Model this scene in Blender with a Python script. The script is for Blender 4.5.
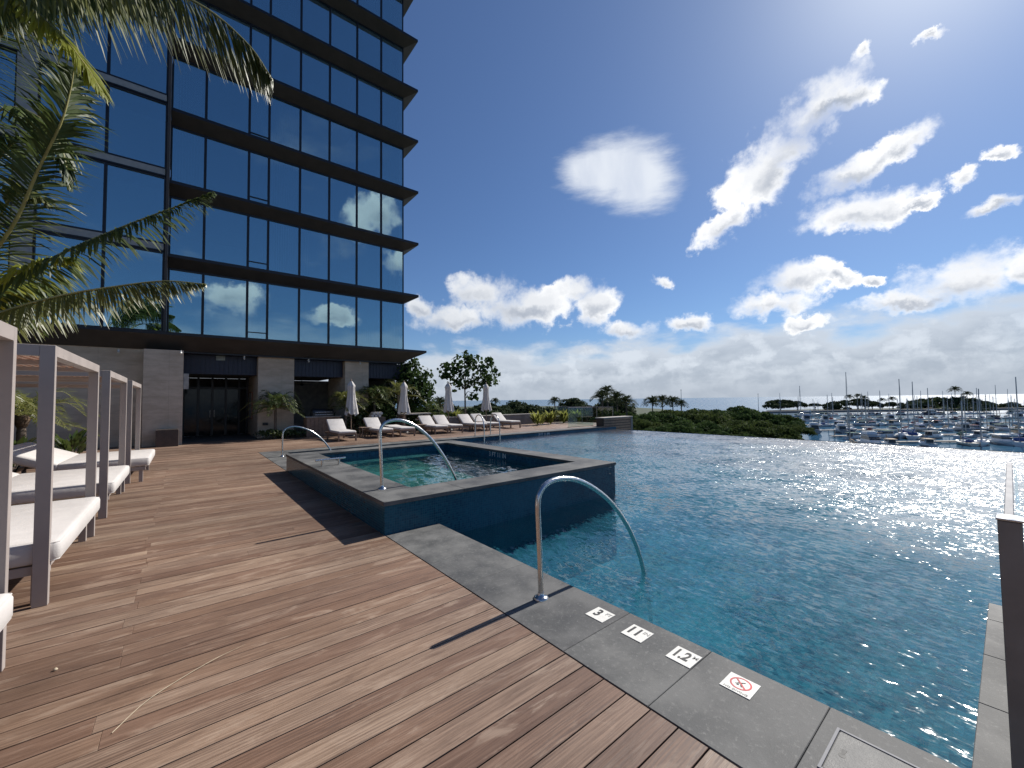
import bpy, math, random
import numpy as np
from mathutils import Vector, Matrix
R = math.radians
random.seed(7); rng = np.random.default_rng(11)
scene = bpy.context.scene
for o in list(bpy.data.objects): bpy.data.objects.remove(o)

# ------------------------------------------------------------------ camera
CX, CY, F, H = 512.0, 384.0, 403.9, 1.55
def _n(v): v = np.array(v, float); return v / np.linalg.norm(v)
_a = _n([184-CX, CY-404, -F]); _b = _n([1010-CX, CY-394, -F]); _u = _n(np.cross(_b, _a)); _b = np.cross(_a, _u)
CM = np.array([_b, _a, _u]).T                      # world -> camera axes
def ray(px, py): return CM.T @ np.array([px-CX, CY-py, -F])
def at_depth(px, py, d):
    v = ray(px, py) * d / F; return Vector((v[0], v[1], v[2]+H))
def at_y(px, py, Y):
    v = ray(px, py); v = v*Y/v[1]; return Vector((v[0], v[1], v[2]+H))
def at_z(px, py, z):
    v = ray(px, py); v = v*(z-H)/v[2]; return Vector((v[0], v[1], v[2]+H))
cam = bpy.data.cameras.new('camera'); cam_o = bpy.data.objects.new('camera', cam)
scene.collection.objects.link(cam_o); scene.camera = cam_o
cam.sensor_width = 36; cam.lens = 36*F/1024; cam.clip_start = 0.05; cam.clip_end = 90000
mw = Matrix(CM.T.tolist()).to_4x4(); mw.translation = (0, 0, H); cam_o.matrix_world = mw

# ------------------------------------------------------------------ light
SUN_EL, SUN_AZ = 41.0, 1.2                          # azimuth from +X towards +Y
sun = bpy.data.lights.new('sun', 'SUN'); sun.energy = 4.6; sun.angle = R(0.53); sun.color = (1, .955, .89)
sun_o = bpy.data.objects.new('sun', sun); scene.collection.objects.link(sun_o)
sd = Vector((math.cos(R(SUN_EL))*math.cos(R(SUN_AZ)), math.cos(R(SUN_EL))*math.sin(R(SUN_AZ)), math.sin(R(SUN_EL))))
sun_o.rotation_euler = sd.to_track_quat('Z', 'Y').to_euler(); sun_o.location = (30, 5, 40)
vs = scene.view_settings; vs.view_transform = 'Standard'; vs.look = 'None'; vs.gamma = 1; vs.use_curve_mapping = False
vs.exposure = 0.42
scene.cycles.use_denoising = True
try: scene.cycles.denoiser = 'OPENIMAGEDENOISE'
except Exception: pass
scene.cycles.max_bounces = 8; scene.cycles.transparent_max_bounces = 16
scene.cycles.caustics_reflective = False; scene.cycles.caustics_refractive = False
scene.cycles.sample_clamp_indirect = 6

# ---- sky
world = bpy.data.worlds.new('World'); scene.world = world; world.use_nodes = True
class NT:
    """small helper to write node graphs"""
    def __init__(s, tree): s.t = tree; tree.nodes.clear()
    def n(s, typ, ins=None, **kw):
        nd = s.t.nodes.new(typ)
        for k, v in kw.items(): setattr(nd, k, v)
        for k, v in (ins or {}).items():
            sock = nd.inputs[k]
            if isinstance(v, bpy.types.NodeSocket): s.t.links.new(v, sock)
            else: sock.default_value = v
        return nd
    def m(s, op, a, b=0.0, c=0.0, clamp=False):
        nd = s.t.nodes.new('ShaderNodeMath'); nd.operation = op; nd.use_clamp = clamp
        for i, v in enumerate((a, b, c)):
            if isinstance(v, bpy.types.NodeSocket): s.t.links.new(v, nd.inputs[i])
            else: nd.inputs[i].default_value = v
        return nd.outputs[0]
    def v(s, op, a, b=(0, 0, 0)):
        nd = s.t.nodes.new('ShaderNodeVectorMath'); nd.operation = op
        for i, x in enumerate((a, b)):
            if isinstance(x, bpy.types.NodeSocket): s.t.links.new(x, nd.inputs[i])
            elif op == 'SCALE' and i == 1: nd.inputs['Scale'].default_value = x
            else: nd.inputs[i].default_value = x
        return nd.outputs['Value'] if op in ('DOT_PRODUCT', 'LENGTH') else nd.outputs[0]
    def sm(s, x, lo, hi, a=0., b=1.):
        nd = s.t.nodes.new('ShaderNodeMapRange'); nd.interpolation_type = 'SMOOTHSTEP'
        s.t.links.new(x, nd.inputs[0])
        for i, q in enumerate((lo, hi, a, b)): nd.inputs[i+1].default_value = q
        return nd.outputs[0]
    def mix(s, f, a, b, mode='MIX'):
        nd = s.t.nodes.new('ShaderNodeMix'); nd.data_type = 'RGBA'; nd.blend_type = mode; nd.clamp_factor = True
        for sock, v in ((nd.inputs[0], f), (nd.inputs[6], a), (nd.inputs[7], b)):
            if isinstance(v, bpy.types.NodeSocket): s.t.links.new(v, sock)
            else: sock.default_value = v if not isinstance(v, tuple) or len(v) == 4 else (*v, 1)
        return nd.outputs[2]
    def noise(s, vec, scale, detail=4, rough=.55, dist=0., out=0, **kw):
        nd = s.n('ShaderNodeTexNoise', {'Scale': scale, 'Detail': detail, 'Roughness': rough, 'Distortion': dist}, **kw)
        if vec is not None: s.t.links.new(vec, nd.inputs['Vector'])
        return nd.outputs[out]
    def link(s, a, b): s.t.links.new(a, b)

w = NT(world.node_tree)
sky = w.n('ShaderNodeTexSky'); sky.sky_type = 'NISHITA'; sky.sun_disc = False
sky.sun_elevation = R(SUN_EL); sky.sun_rotation = R(90-SUN_AZ); sky.altitude = 20
sky.air_density = 1.0; sky.dust_density = 0.25; sky.ozone_density = 3.0
geo = w.n('ShaderNodeTexCoord').outputs['Generated']
xyz = w.n('ShaderNodeSeparateXYZ', {0: geo})
az = w.m('ARCTAN2', xyz.outputs[1], xyz.outputs[0]); el = w.m('ARCSINE', xyz.outputs[2])
ang = w.n('ShaderNodeCombineXYZ', {0: az, 1: el, 2: 0.0}).outputs[0]
# clouds live on the sky in azimuth and elevation
def azel(v): v = _n(v); return np.array([math.atan2(v[1], v[0]), math.asin(v[2])])
def ray_m(px, py): v = ray(px, py); return np.array([v[0], -v[1], v[2]])    # the half of the sky that the glass mirrors
wob = w.noise(ang, 16, 7, .66, out=1)
wob2 = w.v('SCALE', w.v('SUBTRACT', wob, (.5, .5, .5)), .075)
angw = w.v('ADD', ang, wob2)
def blob(px, py, rx, ry, rot=0, p=angw, rf=ray):
    c = azel(rf(px, py)); cr, sr = math.cos(R(rot)), math.sin(R(rot)); e = 4.
    e1 = (azel(rf(px+e*cr, py-e*sr)) - c)/e*rx; e2 = (azel(rf(px+e*sr, py+e*cr)) - c)/e*ry
    inv = np.linalg.inv(np.array([e1, e2]).T)
    q = w.v('SUBTRACT', p, (c[0], c[1], 0))
    x = w.v('DOT_PRODUCT', q, (inv[0, 0], inv[0, 1], 0)); y = w.v('DOT_PRODUCT', q, (inv[1, 0], inv[1, 1], 0))
    r2 = w.m('ADD', w.m('MULTIPLY', x, x), w.m('MULTIPLY', y, y))
    return w.m('SUBTRACT', 1.0, w.m('SQRT', r2)), y
def union(bl):
    d = None; ys = None
    for b in bl:
        dd, yy = blob(*b)
        if d is None: d, ys = dd, w.m('MULTIPLY', yy, w.m('MAXIMUM', dd, 0)); continue
        ys = w.m('ADD', ys, w.m('MULTIPLY', yy, w.m('MAXIMUM', dd, 0)))
        d = w.m('MAXIMUM', d, dd)
    return d, ys
cum = [(478, 292, 42, 24), (540, 303, 48, 22), (594, 304, 30, 24), (455, 320, 45, 16), (420, 306, 22, 14), (520, 312, 70, 24), (575, 290, 26, 14),
       (628, 329, 32, 12), (665, 283, 16, 10), (690, 323, 26, 10), (800, 277, 56, 24, 12), (770, 305, 50, 16, 8), (840, 274, 30, 16),
       (808, 322, 30, 9), (880, 278, 16, 8), (960, 280, 85, 30, 10), (1030, 265, 50, 26), (905, 300, 70, 14, 4),
       (820, 105, 78, 26, 38), (765, 170, 74, 36, 52), (725, 225, 46, 16, 40), (845, 95, 50, 22, 15), (862, 52, 22, 10, 40),
       (855, 170, 72, 17, 28), (862, 212, 74, 24, 14), (900, 145, 44, 18, 30), (960, 182, 26, 12, 30), (918, 205, 26, 8, 10), (990, 206, 36, 9, 14),
       (930, 38, 26, 6, 25), (1005, 150, 30, 8, 20)]
mir = [(232, 300, 40, 20, 0, angw, ray_m), (335, 315, 34, 12, 0, angw, ray_m), (375, 215, 36, 24, 20, angw, ray_m), (398, 262, 20, 16, 0, angw, ray_m)]
D1, Y1 = union(cum + mir)
# soft wind-drawn cloud
lens = max(1, 1)
smooth_w = w.v('ADD', ang, w.v('SCALE', w.v('SUBTRACT', w.noise(ang, 9, 3, .5, out=1), (.5, .5, .5)), .015))
L1, _ = blob(616, 170, 68, 40, 10, smooth_w); L2, _ = blob(636, 177, 52, 47, -20, smooth_w); L3, _ = blob(596, 172, 46, 32, 0, smooth_w)
LN = w.sm(w.m('ADD', w.m('MAXIMUM', L1, w.m('MAXIMUM', L2, L3)), w.m('MULTIPLY', w.m('SUBTRACT', w.noise(w.n('ShaderNodeMapping', {'Vector': ang, 'Rotation': (0, 0, R(-25)), 'Scale': (1, 4, 1)}).outputs[0], 12, 6, .65), .5), .55)), -.02, .62)
fb = w.noise(ang, 13, 9, .58, .3); fb_f = w.noise(ang, 46, 6, .6)
nz = w.m('ADD', w.m('MULTIPLY', w.m('SUBTRACT', fb, .5), 1.5), w.m('MULTIPLY', w.m('SUBTRACT', fb_f, .5), .5))
dens1 = w.m('ADD', D1, nz)
edge = w.m('ADD', .30, w.m('MULTIPLY', w.sm(w.noise(ang, 6, 2, .5), .35, .65), .75))
a1 = w.sm(w.m('DIVIDE', w.m('SUBTRACT', dens1, .02), edge), 0., 1.)
thick = w.sm(dens1, .16, .85)
# low bank along the horizon, higher towards the sea on the right
stretch = w.n('ShaderNodeMapping', {'Vector': ang, 'Scale': (1, 2.3, 1)}).outputs[0]
bn = w.noise(stretch, 6, 9, .55, .3); bn2 = w.noise(stretch, 14, 7, .52)
top = w.n('ShaderNodeMapRange', {0: az, 1: R(60), 2: R(-6), 3: .14, 4: .185}).outputs[0]
band = w.m('DIVIDE', w.m('SUBTRACT', top, el), .075)
bd = w.m('ADD', band, w.m('ADD', w.m('MULTIPLY', w.m('SUBTRACT', bn, .5), 2.6), w.m('MULTIPLY', w.m('SUBTRACT', bn2, .5), .8)))
a2 = w.m('MULTIPLY', w.sm(bd, .0, .75), w.sm(xyz.outputs[1], -.25, .05, .32, .93))
lump = w.noise(angw, 17, 8, .6, .4)
bshade = w.m('MULTIPLY', w.sm(w.m('ADD', w.m('MULTIPLY', bn2, .5), w.m('MULTIPLY', lump, .5)), .38, .62), w.sm(el, .0, .085, .25, 1.))
bshade = w.m('MAXIMUM', bshade, w.m('MULTIPLY', w.sm(bd, 1.5, .3), .85))
# a scatter of small clouds over the rest of the sky (behind the camera, seen in the glass)
skyv = w.n('ShaderNodeMapping', {'Vector': ang, 'Scale': (1, 2, 1)}).outputs[0]
sc = w.noise(skyv, 3.2, 8, .6, .2)
behind = w.sm(xyz.outputs[1], -.02, -.25)
a3 = w.m('MULTIPLY', w.m('MULTIPLY', w.sm(sc, .56, .80), behind), w.sm(el, .75, .3, 0., .6))
# brightness: the sun is beyond, so the thin rims shine and thick bodies go grey; brighter close to the sun
sdot = w.v('DOT_PRODUCT', geo, tuple(sd)); near_sun = w.sm(sdot, .35, .97)
SB = 12.0
rim = w.mix(near_sun, (.90*SB, .93*SB, .97*SB, 1), (1.25*SB, 1.25*SB, 1.25*SB, 1))
body = w.mix(near_sun, (.44*SB, .49*SB, .58*SB, 1), (.48*SB, .53*SB, .62*SB, 1))
under = w.sm(Y1, -.15, .35)
shade = w.m('MULTIPLY', thick, w.m('ADD', .35, w.m('MULTIPLY', under, .65)))
c1 = w.mix(shade, rim, body)
c2 = w.mix(bshade, (.46*SB, .52*SB, .61*SB, 1), (.76*SB, .82*SB, .90*SB, 1))
base = w.mix(1.0, sky.outputs[0], (.71, .88, 1.11, 1), 'MULTIPLY')
sd0 = w.m('MAXIMUM', sdot, 0.)
glow = w.m('ADD', w.m('MULTIPLY', w.m('POWER', sd0, 90.), .42), w.m('ADD', w.m('MULTIPLY', w.m('POWER', sd0, 22.), .11), w.m('MULTIPLY', w.m('POWER', sd0, 4.), .035)))
base = w.mix(glow, base, (1.15*SB, 1.2*SB, 1.25*SB, 1))
lowhaze = w.sm(el, .16, -.01)
base = w.mix(w.m('MULTIPLY', lowhaze, .75), base, (.44*SB, .52*SB, .63*SB, 1))
base = w.mix(a3, base, (.55*SB, .60*SB, .67*SB, 1))
base = w.mix(a2, base, c2)
base = w.mix(w.m('MULTIPLY', LN, w.sm(w.noise(w.n('ShaderNodeMapping', {'Vector': ang, 'Rotation': (0, 0, R(-40)), 'Scale': (2.6, 1, 1)}).outputs[0], 7, 4, .5), .25, .7, .76, .95)), base, (.86*SB, .91*SB, .99*SB, 1))
base = w.mix(a1, base, c1)
bg = w.n('ShaderNodeBackground', {'Color': base, 'Strength': .06})
w.link(bg.outputs[0], w.n('ShaderNodeOutputWorld').inputs[0])

# ------------------------------------------------------------------ materials
MATS = {}
def mat(name, fn):
    m = bpy.data.materials.new(name); m.use_nodes = True; t = NT(m.node_tree)
    out = t.n('ShaderNodeOutputMaterial'); sh = fn(t)
    t.link(sh, out.inputs[0]); MATS[name] = m; return m
def pr(t, **kw):
    d = {'Roughness': .5}
    for k, v in kw.items():
        k = {'base': 'Base Color', 'rough': 'Roughness', 'metal': 'Metallic', 'normal': 'Normal', 'spec': 'Specular IOR Level', 'ior': 'IOR', 'coat': 'Coat Weight'}[k]
        if k == 'Base Color' and isinstance(v, tuple) and len(v) == 3: v = (*v, 1)
        d[k] = v
    return t.n('ShaderNodeBsdfPrincipled', d).outputs[0]
def pos(t): return t.n('ShaderNodeNewGeometry').outputs['Position']
def obj_co(t): return t.n('ShaderNodeTexCoord').outputs['Object']
def bump(t, h, s=.3, d=.01): return t.n('ShaderNodeBump', {'Height': h, 'Strength': s, 'Distance': d}).outputs[0]
def plain(name, base, rough=.5, metal=0., var=.25, scale=6., spec=.5, bmp=0.):
    def fn(t):
        nz = t.noise(obj_co(t), scale, 6, .6)
        f = t.sm(nz, .3, .7)
        lo = tuple(c*(1-var) for c in base); hi = tuple(min(1, c*(1+var)) for c in base)
        kw = dict(base=t.mix(f, lo, hi), rough=t.sm(nz, .2, .8, max(.02, rough-.08), min(1, rough+.1)), metal=metal, spec=spec)
        if bmp: kw['normal'] = bump(t, t.noise(obj_co(t), scale*9, 5, .65), bmp, .01)
        return pr(t, **kw)
    return mat(name, fn)

def wood_deck(t):
    ri = t.n('ShaderNodeNewGeometry').outputs['Random Per Island']
    p = pos(t)
    off = t.n('ShaderNodeCombineXYZ', {0: t.m('MULTIPLY', ri, 37.), 1: 0., 2: t.m('MULTIPLY', ri, 91.)}).outputs[0]
    q = t.v('ADD', p, off)
    fig = t.noise(t.n('ShaderNodeMapping', {'Vector': q, 'Scale': (1.3, 7, 1)}).outputs[0], 1.5, 5, .6, 1.2)      # swirling figure
    g1 = t.noise(t.n('ShaderNodeMapping', {'Vector': q, 'Scale': (1.6, 60, 1)}).outputs[0], 1.6, 6, .65, .7)
    g2 = t.noise(t.n('ShaderNodeMapping', {'Vector': q, 'Scale': (4, 190, 1)}).outputs[0], 2.0, 3, .6)
    wv = t.n('ShaderNodeTexWave', {'Vector': t.n('ShaderNodeMapping', {'Vector': q, 'Scale': (.55, 6., 1)}).outputs[0], 'Scale': 2.6, 'Distortion': 9., 'Detail': 3., 'Detail Scale': 1.1, 'Detail Roughness': .6}, bands_direction='Y').outputs[1]
    blotch = t.noise(t.n('ShaderNodeMapping', {'Vector': q, 'Scale': (.9, 3.5, 1)}).outputs[0], 2.4, 6, .66, .8)
    c = t.n('ShaderNodeValToRGB', {0: ri}); cr = c.color_ramp; cr.interpolation = 'LINEAR'
    cr.elements[0].position = 0; cr.elements[0].color = (.19, .122, .09, 1); cr.elements[1].position = 1; cr.elements[1].color = (.42, .335, .26, 1)
    for ps, co in ((.2, (.295, .21, .155, 1)), (.4, (.235, .155, .115, 1)), (.6, (.36, .285, .225, 1)), (.8, (.265, .185, .14, 1))):
        e = cr.elements.new(ps); e.color = tuple(.9*a+.1*b for a, b in zip(co, (.285, .21, .16, 1)))
    col = c.outputs[0]
    col = t.mix(t.sm(g1, .36, .64), t.mix(1.0, col, (.66, .63, .61), 'MULTIPLY'), col)
    figm = t.sm(t.noise(q, .9, 3, .5), .44, .62)
    col = t.mix(t.m('MULTIPLY', t.m('MULTIPLY', t.sm(wv, .45, .9), figm), .75), col, (.13, .092, .075))
    col = t.mix(t.m('MULTIPLY', t.sm(blotch, .52, .68), .5), col, (.46, .385, .315))         # weathered, silvered areas
    col = t.mix(t.m('MULTIPLY', t.sm(blotch, .46, .3), .5), col, (.105, .068, .05))
    col = t.mix(t.m('MULTIPLY', t.sm(fig, .63, .8), .6), col, (.54, .46, .38))
    col = t.mix(t.m('MULTIPLY', t.sm(g2, .54, .70), .5), col, (.10, .068, .052))
    wear = t.sm(t.noise(p, .32, 3, .5), .36, .64); pale = t.noise(t.n('ShaderNodeMapping', {'Vector': q, 'Scale': (.55, 9., 1)}).outputs[0], 1.3, 5, .62, .5)
    col = t.mix(t.m('MULTIPLY', t.sm(pale, .60, .72), .3), col, (.50, .43, .36))
    col = t.mix(1.0, col, t.mix(wear, (.66, .59, .54), (1.0, .90, .825)), 'MULTIPLY')
    h = t.m('ADD', t.m('MULTIPLY', g2, .5), t.m('MULTIPLY', g1, .5))
    return pr(t, base=col, rough=t.sm(g1, .2, .8, .42, .66), normal=bump(t, h, .35, .004), spec=.4)
mat('deck_wood', wood_deck)
def slate(t):
    ri = t.n('ShaderNodeNewGeometry').outputs['Random Per Island']; p = pos(t)
    n1 = t.noise(p, 2.3, 7, .62); n2 = t.noise(p, 34, 6, .7); n3 = t.noise(p, 150, 3, .7)
    st = t.noise(p, .9, 6, .68, .6); col = t.mix(t.sm(n1, .34, .66), (.066, .067, .067), (.150, .149, .144)); col = t.mix(t.m('MULTIPLY', t.sm(st, .5, .62), .35), col, (.055, .056, .058))
    col = t.mix(t.m('MULTIPLY', t.sm(n2, .52, .70), .6), col, (.20, .198, .19))
    col = t.mix(t.m('MULTIPLY', t.sm(n3, .62, .8), .6), col, (.035, .035, .036))
    col = t.mix(1.0, col, t.mix(ri, (.84, .84, .85), (1.12, 1.12, 1.1)), 'MULTIPLY')
    h = t.m('ADD', t.m('MULTIPLY', n2, .6), t.m('MULTIPLY', n3, .4))
    return pr(t, base=col, rough=t.sm(n1, .3, .7, .62, .8), normal=bump(t, h, .5, .004), spec=.35)
mat('slate', slate)
def tile(c0, c1, size=.05, grout=(.10, .13, .16), spec=.4):
    def fn(t):
        p = pos(t)
        sp = t.v('SCALE', p, 1/size)
        fl = t.v('FLOOR', t.v('ADD', sp, (.013, .017, .019))); fr = t.v('FRACTION', t.v('ADD', sp, (.013, .017, .019)))
        wn = t.n('ShaderNodeTexWhiteNoise', {'Vector': fl}, noise_dimensions='3D').outputs[0]
        col = t.mix(wn, c0, c1)
        col = t.mix(t.m('MULTIPLY', t.sm(t.noise(p, 1.2, 5, .6), .35, .7), .45), col, tuple(min(1, c*1.5) for c in c1))
        s = t.n('ShaderNodeSeparateXYZ', {0: fr})
        nrm = t.n('ShaderNodeSeparateXYZ', {0: t.v('ABSOLUTE', t.n('ShaderNodeNewGeometry').outputs['True Normal'])})
        g = None
        for i in range(3):
            e = t.m('MULTIPLY', t.m('LESS_THAN', t.m('SUBTRACT', .5, t.m('ABSOLUTE', t.m('SUBTRACT', s.outputs[i], .5))), .05), t.m('LESS_THAN', nrm.outputs[i], .5))
            g = e if g is None else t.m('MAXIMUM', g, e)
        col = t.mix(t.m('MULTIPLY', g, .8), col, grout)
        rg = t.m('ADD', .16, t.m('MULTIPLY', g, .5))
        return pr(t, base=col, rough=rg, spec=spec, normal=bump(t, t.m('SUBTRACT', t.m('MULTIPLY', wn, .3), g), .35, .003))
    return fn
mat('pool_tile', tile((.008, .045, .095), (.018, .115, .185), .05, (.04, .10, .14), .2))
mat('floor_tile', tile((.014, .095, .16), (.135, .42, .48), .06, (.09, .25, .30), .0))
mat('spa_tile', tile((.006, .045, .080), (.014, .090, .135), .03, (.035, .10, .14), .25))
mat('spa_floor_tile', tile((.07, .30, .32), (.17, .48, .48), .05, (.2, .42, .43), .0))
def water(strength, far_gain, tint, scale, rr=.035, warp=.35, far=1.0):
    def fn(t):
        p = pos(t)
        sx = t.n('ShaderNodeSeparateXYZ', {0: p})
        m1 = t.n('ShaderNodeMapping', {'Vector': p, 'Rotation': (0, 0, R(20)), 'Scale': (1.5, .62, 1)}).outputs[0]
        a = t.noise(m1, scale, 4, .62, warp, out=1); b = t.noise(t.n('ShaderNodeMapping', {'Vector': p, 'Rotation': (0, 0, R(-35)), 'Scale': (1.35, .7, 1)}).outputs[0], scale*2.2, 3, .6, warp, out=1)
        big = t.noise(p, scale*.13, 3, .5, out=1)
        gust = t.sm(t.noise(p, .35, 2, .5), .3, .7, .7, 1.15)
        xw = t.sm(t.m('ADD', sx.outputs[0], t.m('MULTIPLY', t.m('SUBTRACT', t.noise(p, .8, 3, .5), .5), 3.)), 4.6, 9.0, 1., far_gain)
        amp = t.m('MULTIPLY', t.m('MULTIPLY', xw, gust), strength)
        sl = t.v('ADD', t.v('SCALE', t.v('SUBTRACT', a, (.5, .5, .5)), 1.0), t.v('ADD', t.v('SCALE', t.v('SUBTRACT', b, (.5, .5, .5)), .75), t.v('SCALE', t.v('SUBTRACT', big, (.5, .5, .5)), .35)))
        sl = t.v('MULTIPLY', sl, (1.15, .9, 0)); s2 = t.n('ShaderNodeVectorMath', operation='SCALE'); t.link(sl, s2.inputs[0]); t.link(amp, s2.inputs['Scale'])
        nrm = t.v('NORMALIZE', t.v('ADD', s2.outputs[0], (0, 0, 1)))
        cs = t.m('ABSOLUTE', t.v('DOT_PRODUCT', t.n('ShaderNodeNewGeometry').outputs['Incoming'], nrm))
        fr = t.m('ADD', .02, t.m('MULTIPLY', .98, t.m('POWER', t.m('SUBTRACT', 1., cs, clamp=True), 5.)), clamp=True)
        gl = t.n('ShaderNodeBsdfGlossy', {'Color': (1, 1, 1, 1), 'Roughness': t.m('MULTIPLY', t.sm(xw, 1., far_gain, .5, 1.), rr), 'Normal': nrm}).outputs[0]
        rf = t.n('ShaderNodeBsdfRefraction', {'Color': (*tint, 1), 'Roughness': 0., 'IOR': 1.33, 'Normal': nrm}).outputs[0]
        tr = t.n('ShaderNodeBsdfTransparent', {'Color': (*tint, 1)}).outputs[0]
        under = t.n('ShaderNodeMixShader', {0: .6, 1: tr, 2: rf}).outputs[0]
        return t.n('ShaderNodeMixShader', {0: fr, 1: under, 2: gl}).outputs[0]
    return fn
mat('pool_water', water(.60, 3.0, (.66, .89, .97), 10.0, .19))
mat('spa_water', water(.36, 1.0001, (.80, .98, .96), 4.5, .09))
def sea(t):
    p = pos(t)
    n1 = t.noise(t.n('ShaderNodeMapping', {'Vector': p, 'Scale': (1, .5, 1)}).outputs[0], .5, 5, .62); n2 = t.noise(p, .004, 4, .55)
    col = t.mix(t.sm(n2, .35, .7), (.020, .075, .14), (.03, .11, .17))
    nc = t.noise(p, .55, 4, .6, out=1); far = t.sm(t.v('LENGTH', p), 300., 480., .10, 1.3)
    s2 = t.n('ShaderNodeVectorMath', operation='SCALE'); t.link(t.v('MULTIPLY', t.v('SUBTRACT', nc, (.5, .5, .5)), (1, 1, 0)), s2.inputs[0]); t.link(far, s2.inputs['Scale'])
    nv = t.v('NORMALIZE', t.v('ADD', s2.outputs[0], (0, 0, 1)))
    cs = t.m('ABSOLUTE', t.v('DOT_PRODUCT', t.n('ShaderNodeNewGeometry').outputs['Incoming'], nv))
    fr = t.m('ADD', .02, t.m('MULTIPLY', .55, t.m('POWER', t.m('SUBTRACT', 1., cs, clamp=True), 4.)))
    gl = t.n('ShaderNodeBsdfGlossy', {'Color': (1, 1, 1, 1), 'Roughness': t.sm(t.v('LENGTH', p), 300., 480., .08, .2), 'Normal': nv}).outputs[0]
    return t.n('ShaderNodeMixShader', {0: fr, 1: t.n('ShaderNodeBsdfDiffuse', {'Color': col}).outputs[0], 2: gl}).outputs[0]
mat('sea', sea)
plain('harbour_water_mark', (.2, .2, .2))
def leaf(name, c0, c1, trans=.35, rough=.42, spec=.5):
    def fn(t):
        ri = t.n('ShaderNodeNewGeometry').outputs['Random Per Island']
        n = t.noise(pos(t), .6, 3, .5)
        f = t.m('ADD', t.m('MULTIPLY', ri, .6), t.m('MULTIPLY', t.sm(n, .3, .7), .4))
        col = t.mix(f, c0, c1)
        a = pr(t, base=col, rough=rough, spec=spec)
        b = t.n('ShaderNodeBsdfTranslucent', {'Color': t.mix(.5, col, tuple(min(1, c*2.2) for c in c1))}).outputs[0]
        return t.n('ShaderNodeMixShader', {0: trans, 1: a, 2: b}).outputs[0]
    return mat(name, fn)
leaf('palm_leaf', (.042, .056, .018), (.17, .18, .05), .38, .4, .45)
leaf('palm_leaf_dark', (.028, .046, .016), (.085, .115, .032), .32, .44, .25)
leaf('palm_leaf_yellow', (.15, .18, .022), (.30, .31, .05), .5, .4, .4)
leaf('canopy_leaf', (.020, .040, .013), (.060, .096, .030), .2, .8, .06)
leaf('canopy_leaf_olive', (.026, .044, .014), (.074, .100, .030), .2, .8, .06)
leaf('far_leaf', (.020, .032, .016), (.045, .062, .028), .15, .8, .06)
leaf('broad_leaf', (.028, .052, .014), (.085, .115, .030), .3, .35, .5)
leaf('gold_leaf', (.085, .11, .03), (.22, .23, .06), .35, .7, .08)
plain('bark', (.14, .11, .085), .85, var=.4, scale=9, bmp=.6)
plain('rachis', (.30, .27, .09), .45, var=.2)
plain('boot_fibre', (.10, .065, .04), .9, var=.5, scale=14, bmp=.7)
plain('soil', (.035, .026, .02), .95, var=.5, scale=8, bmp=.8)
def stone(t):
    p = pos(t); s = t.n('ShaderNodeSeparateXYZ', {0: p})
    n1 = t.noise(t.n('ShaderNodeMapping', {'Vector': p, 'Scale': (1, 1, 3)}).outputs[0], 1.6, 7, .62); n2 = t.noise(p, 28, 5, .7)
    col = t.mix(t.sm(n1, .3, .7), (.50, .395, .29), (.65, .53, .405))
    col = t.mix(t.m('MULTIPLY', t.sm(n2, .55, .75), .4), col, (.38, .30, .22))
    zf = t.m('FRACT', t.m('DIVIDE', s.outputs[2], .61)); xf = t.m('FRACT', t.m('DIVIDE', t.m('ADD', s.outputs[0], s.outputs[1]), 1.22))
    j = t.m('MAXIMUM', t.m('LESS_THAN', zf, .012), t.m('LESS_THAN', xf, .006))
    col = t.mix(t.m('MULTIPLY', j, .35), col, (.14, .12, .10))
    return pr(t, base=col, rough=.78, normal=bump(t, t.m('SUBTRACT', n2, t.m('MULTIPLY', j, 2.)), .4, .006), spec=.3)
mat('travertine', stone)
plain('bronze', (.048, .037, .032), .5, .0, var=.2, scale=3)
plain('slab_soffit', (.062, .053, .047), .6, var=.18, scale=2)
plain('bay_band', (.33, .31, .29), .5, var=.1)
plain('mullion', (.012, .012, .018), .35, .2, var=.2)
plain('navy_panel', (.016, .020, .040), .45, .1, var=.2)
plain('soffit_dark', (.055, .048, .042), .6, var=.2)
plain('dark_wall', (.050, .047, .044), .8, var=.25, scale=3)
plain('room_wall', (.32, .31, .30), .8, var=.06)
plain('room_floor', (.20, .16, .12), .6)
def curtain(t):
    p = pos(t); s = t.n('ShaderNodeSeparateXYZ', {0: p})
    wv = t.n('ShaderNodeTexWave', {'Vector': p, 'Scale': 3.3, 'Distortion': 1.2, 'Detail': 2.}, bands_direction='X').outputs[1]
    return pr(t, base=t.mix(wv, (.42, .43, .43), (.72, .73, .72)), rough=.9)
mat('curtain', curtain)
def schlick(t):
    g = t.n('ShaderNodeNewGeometry'); c = t.m('ABSOLUTE', t.v('DOT_PRODUCT', g.outputs['Incoming'], g.outputs['True Normal']))
    return t.m('ADD', .04, t.m('MULTIPLY', .96, t.m('POWER', t.m('SUBTRACT', 1.0, c), 5.)), clamp=True)
def glass_facade(t):
    n = t.noise(pos(t), .35, 2, .5)
    nr = bump(t, n, .12, .05)
    fac = t.m('ADD', .44, t.m('MULTIPLY', schlick(t), .5))
    gl = t.n('ShaderNodeBsdfGlossy', {'Color': (.66, .92, 1.0, 1), 'Roughness': .012, 'Normal': nr}).outputs[0]
    tr = t.n('ShaderNodeBsdfTransparent', {'Color': (.48, .58, .62, 1)}).outputs[0]
    return t.n('ShaderNodeMixShader', {0: fac, 1: tr, 2: gl}).outputs[0]
mat('facade_glass', glass_facade)
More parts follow.
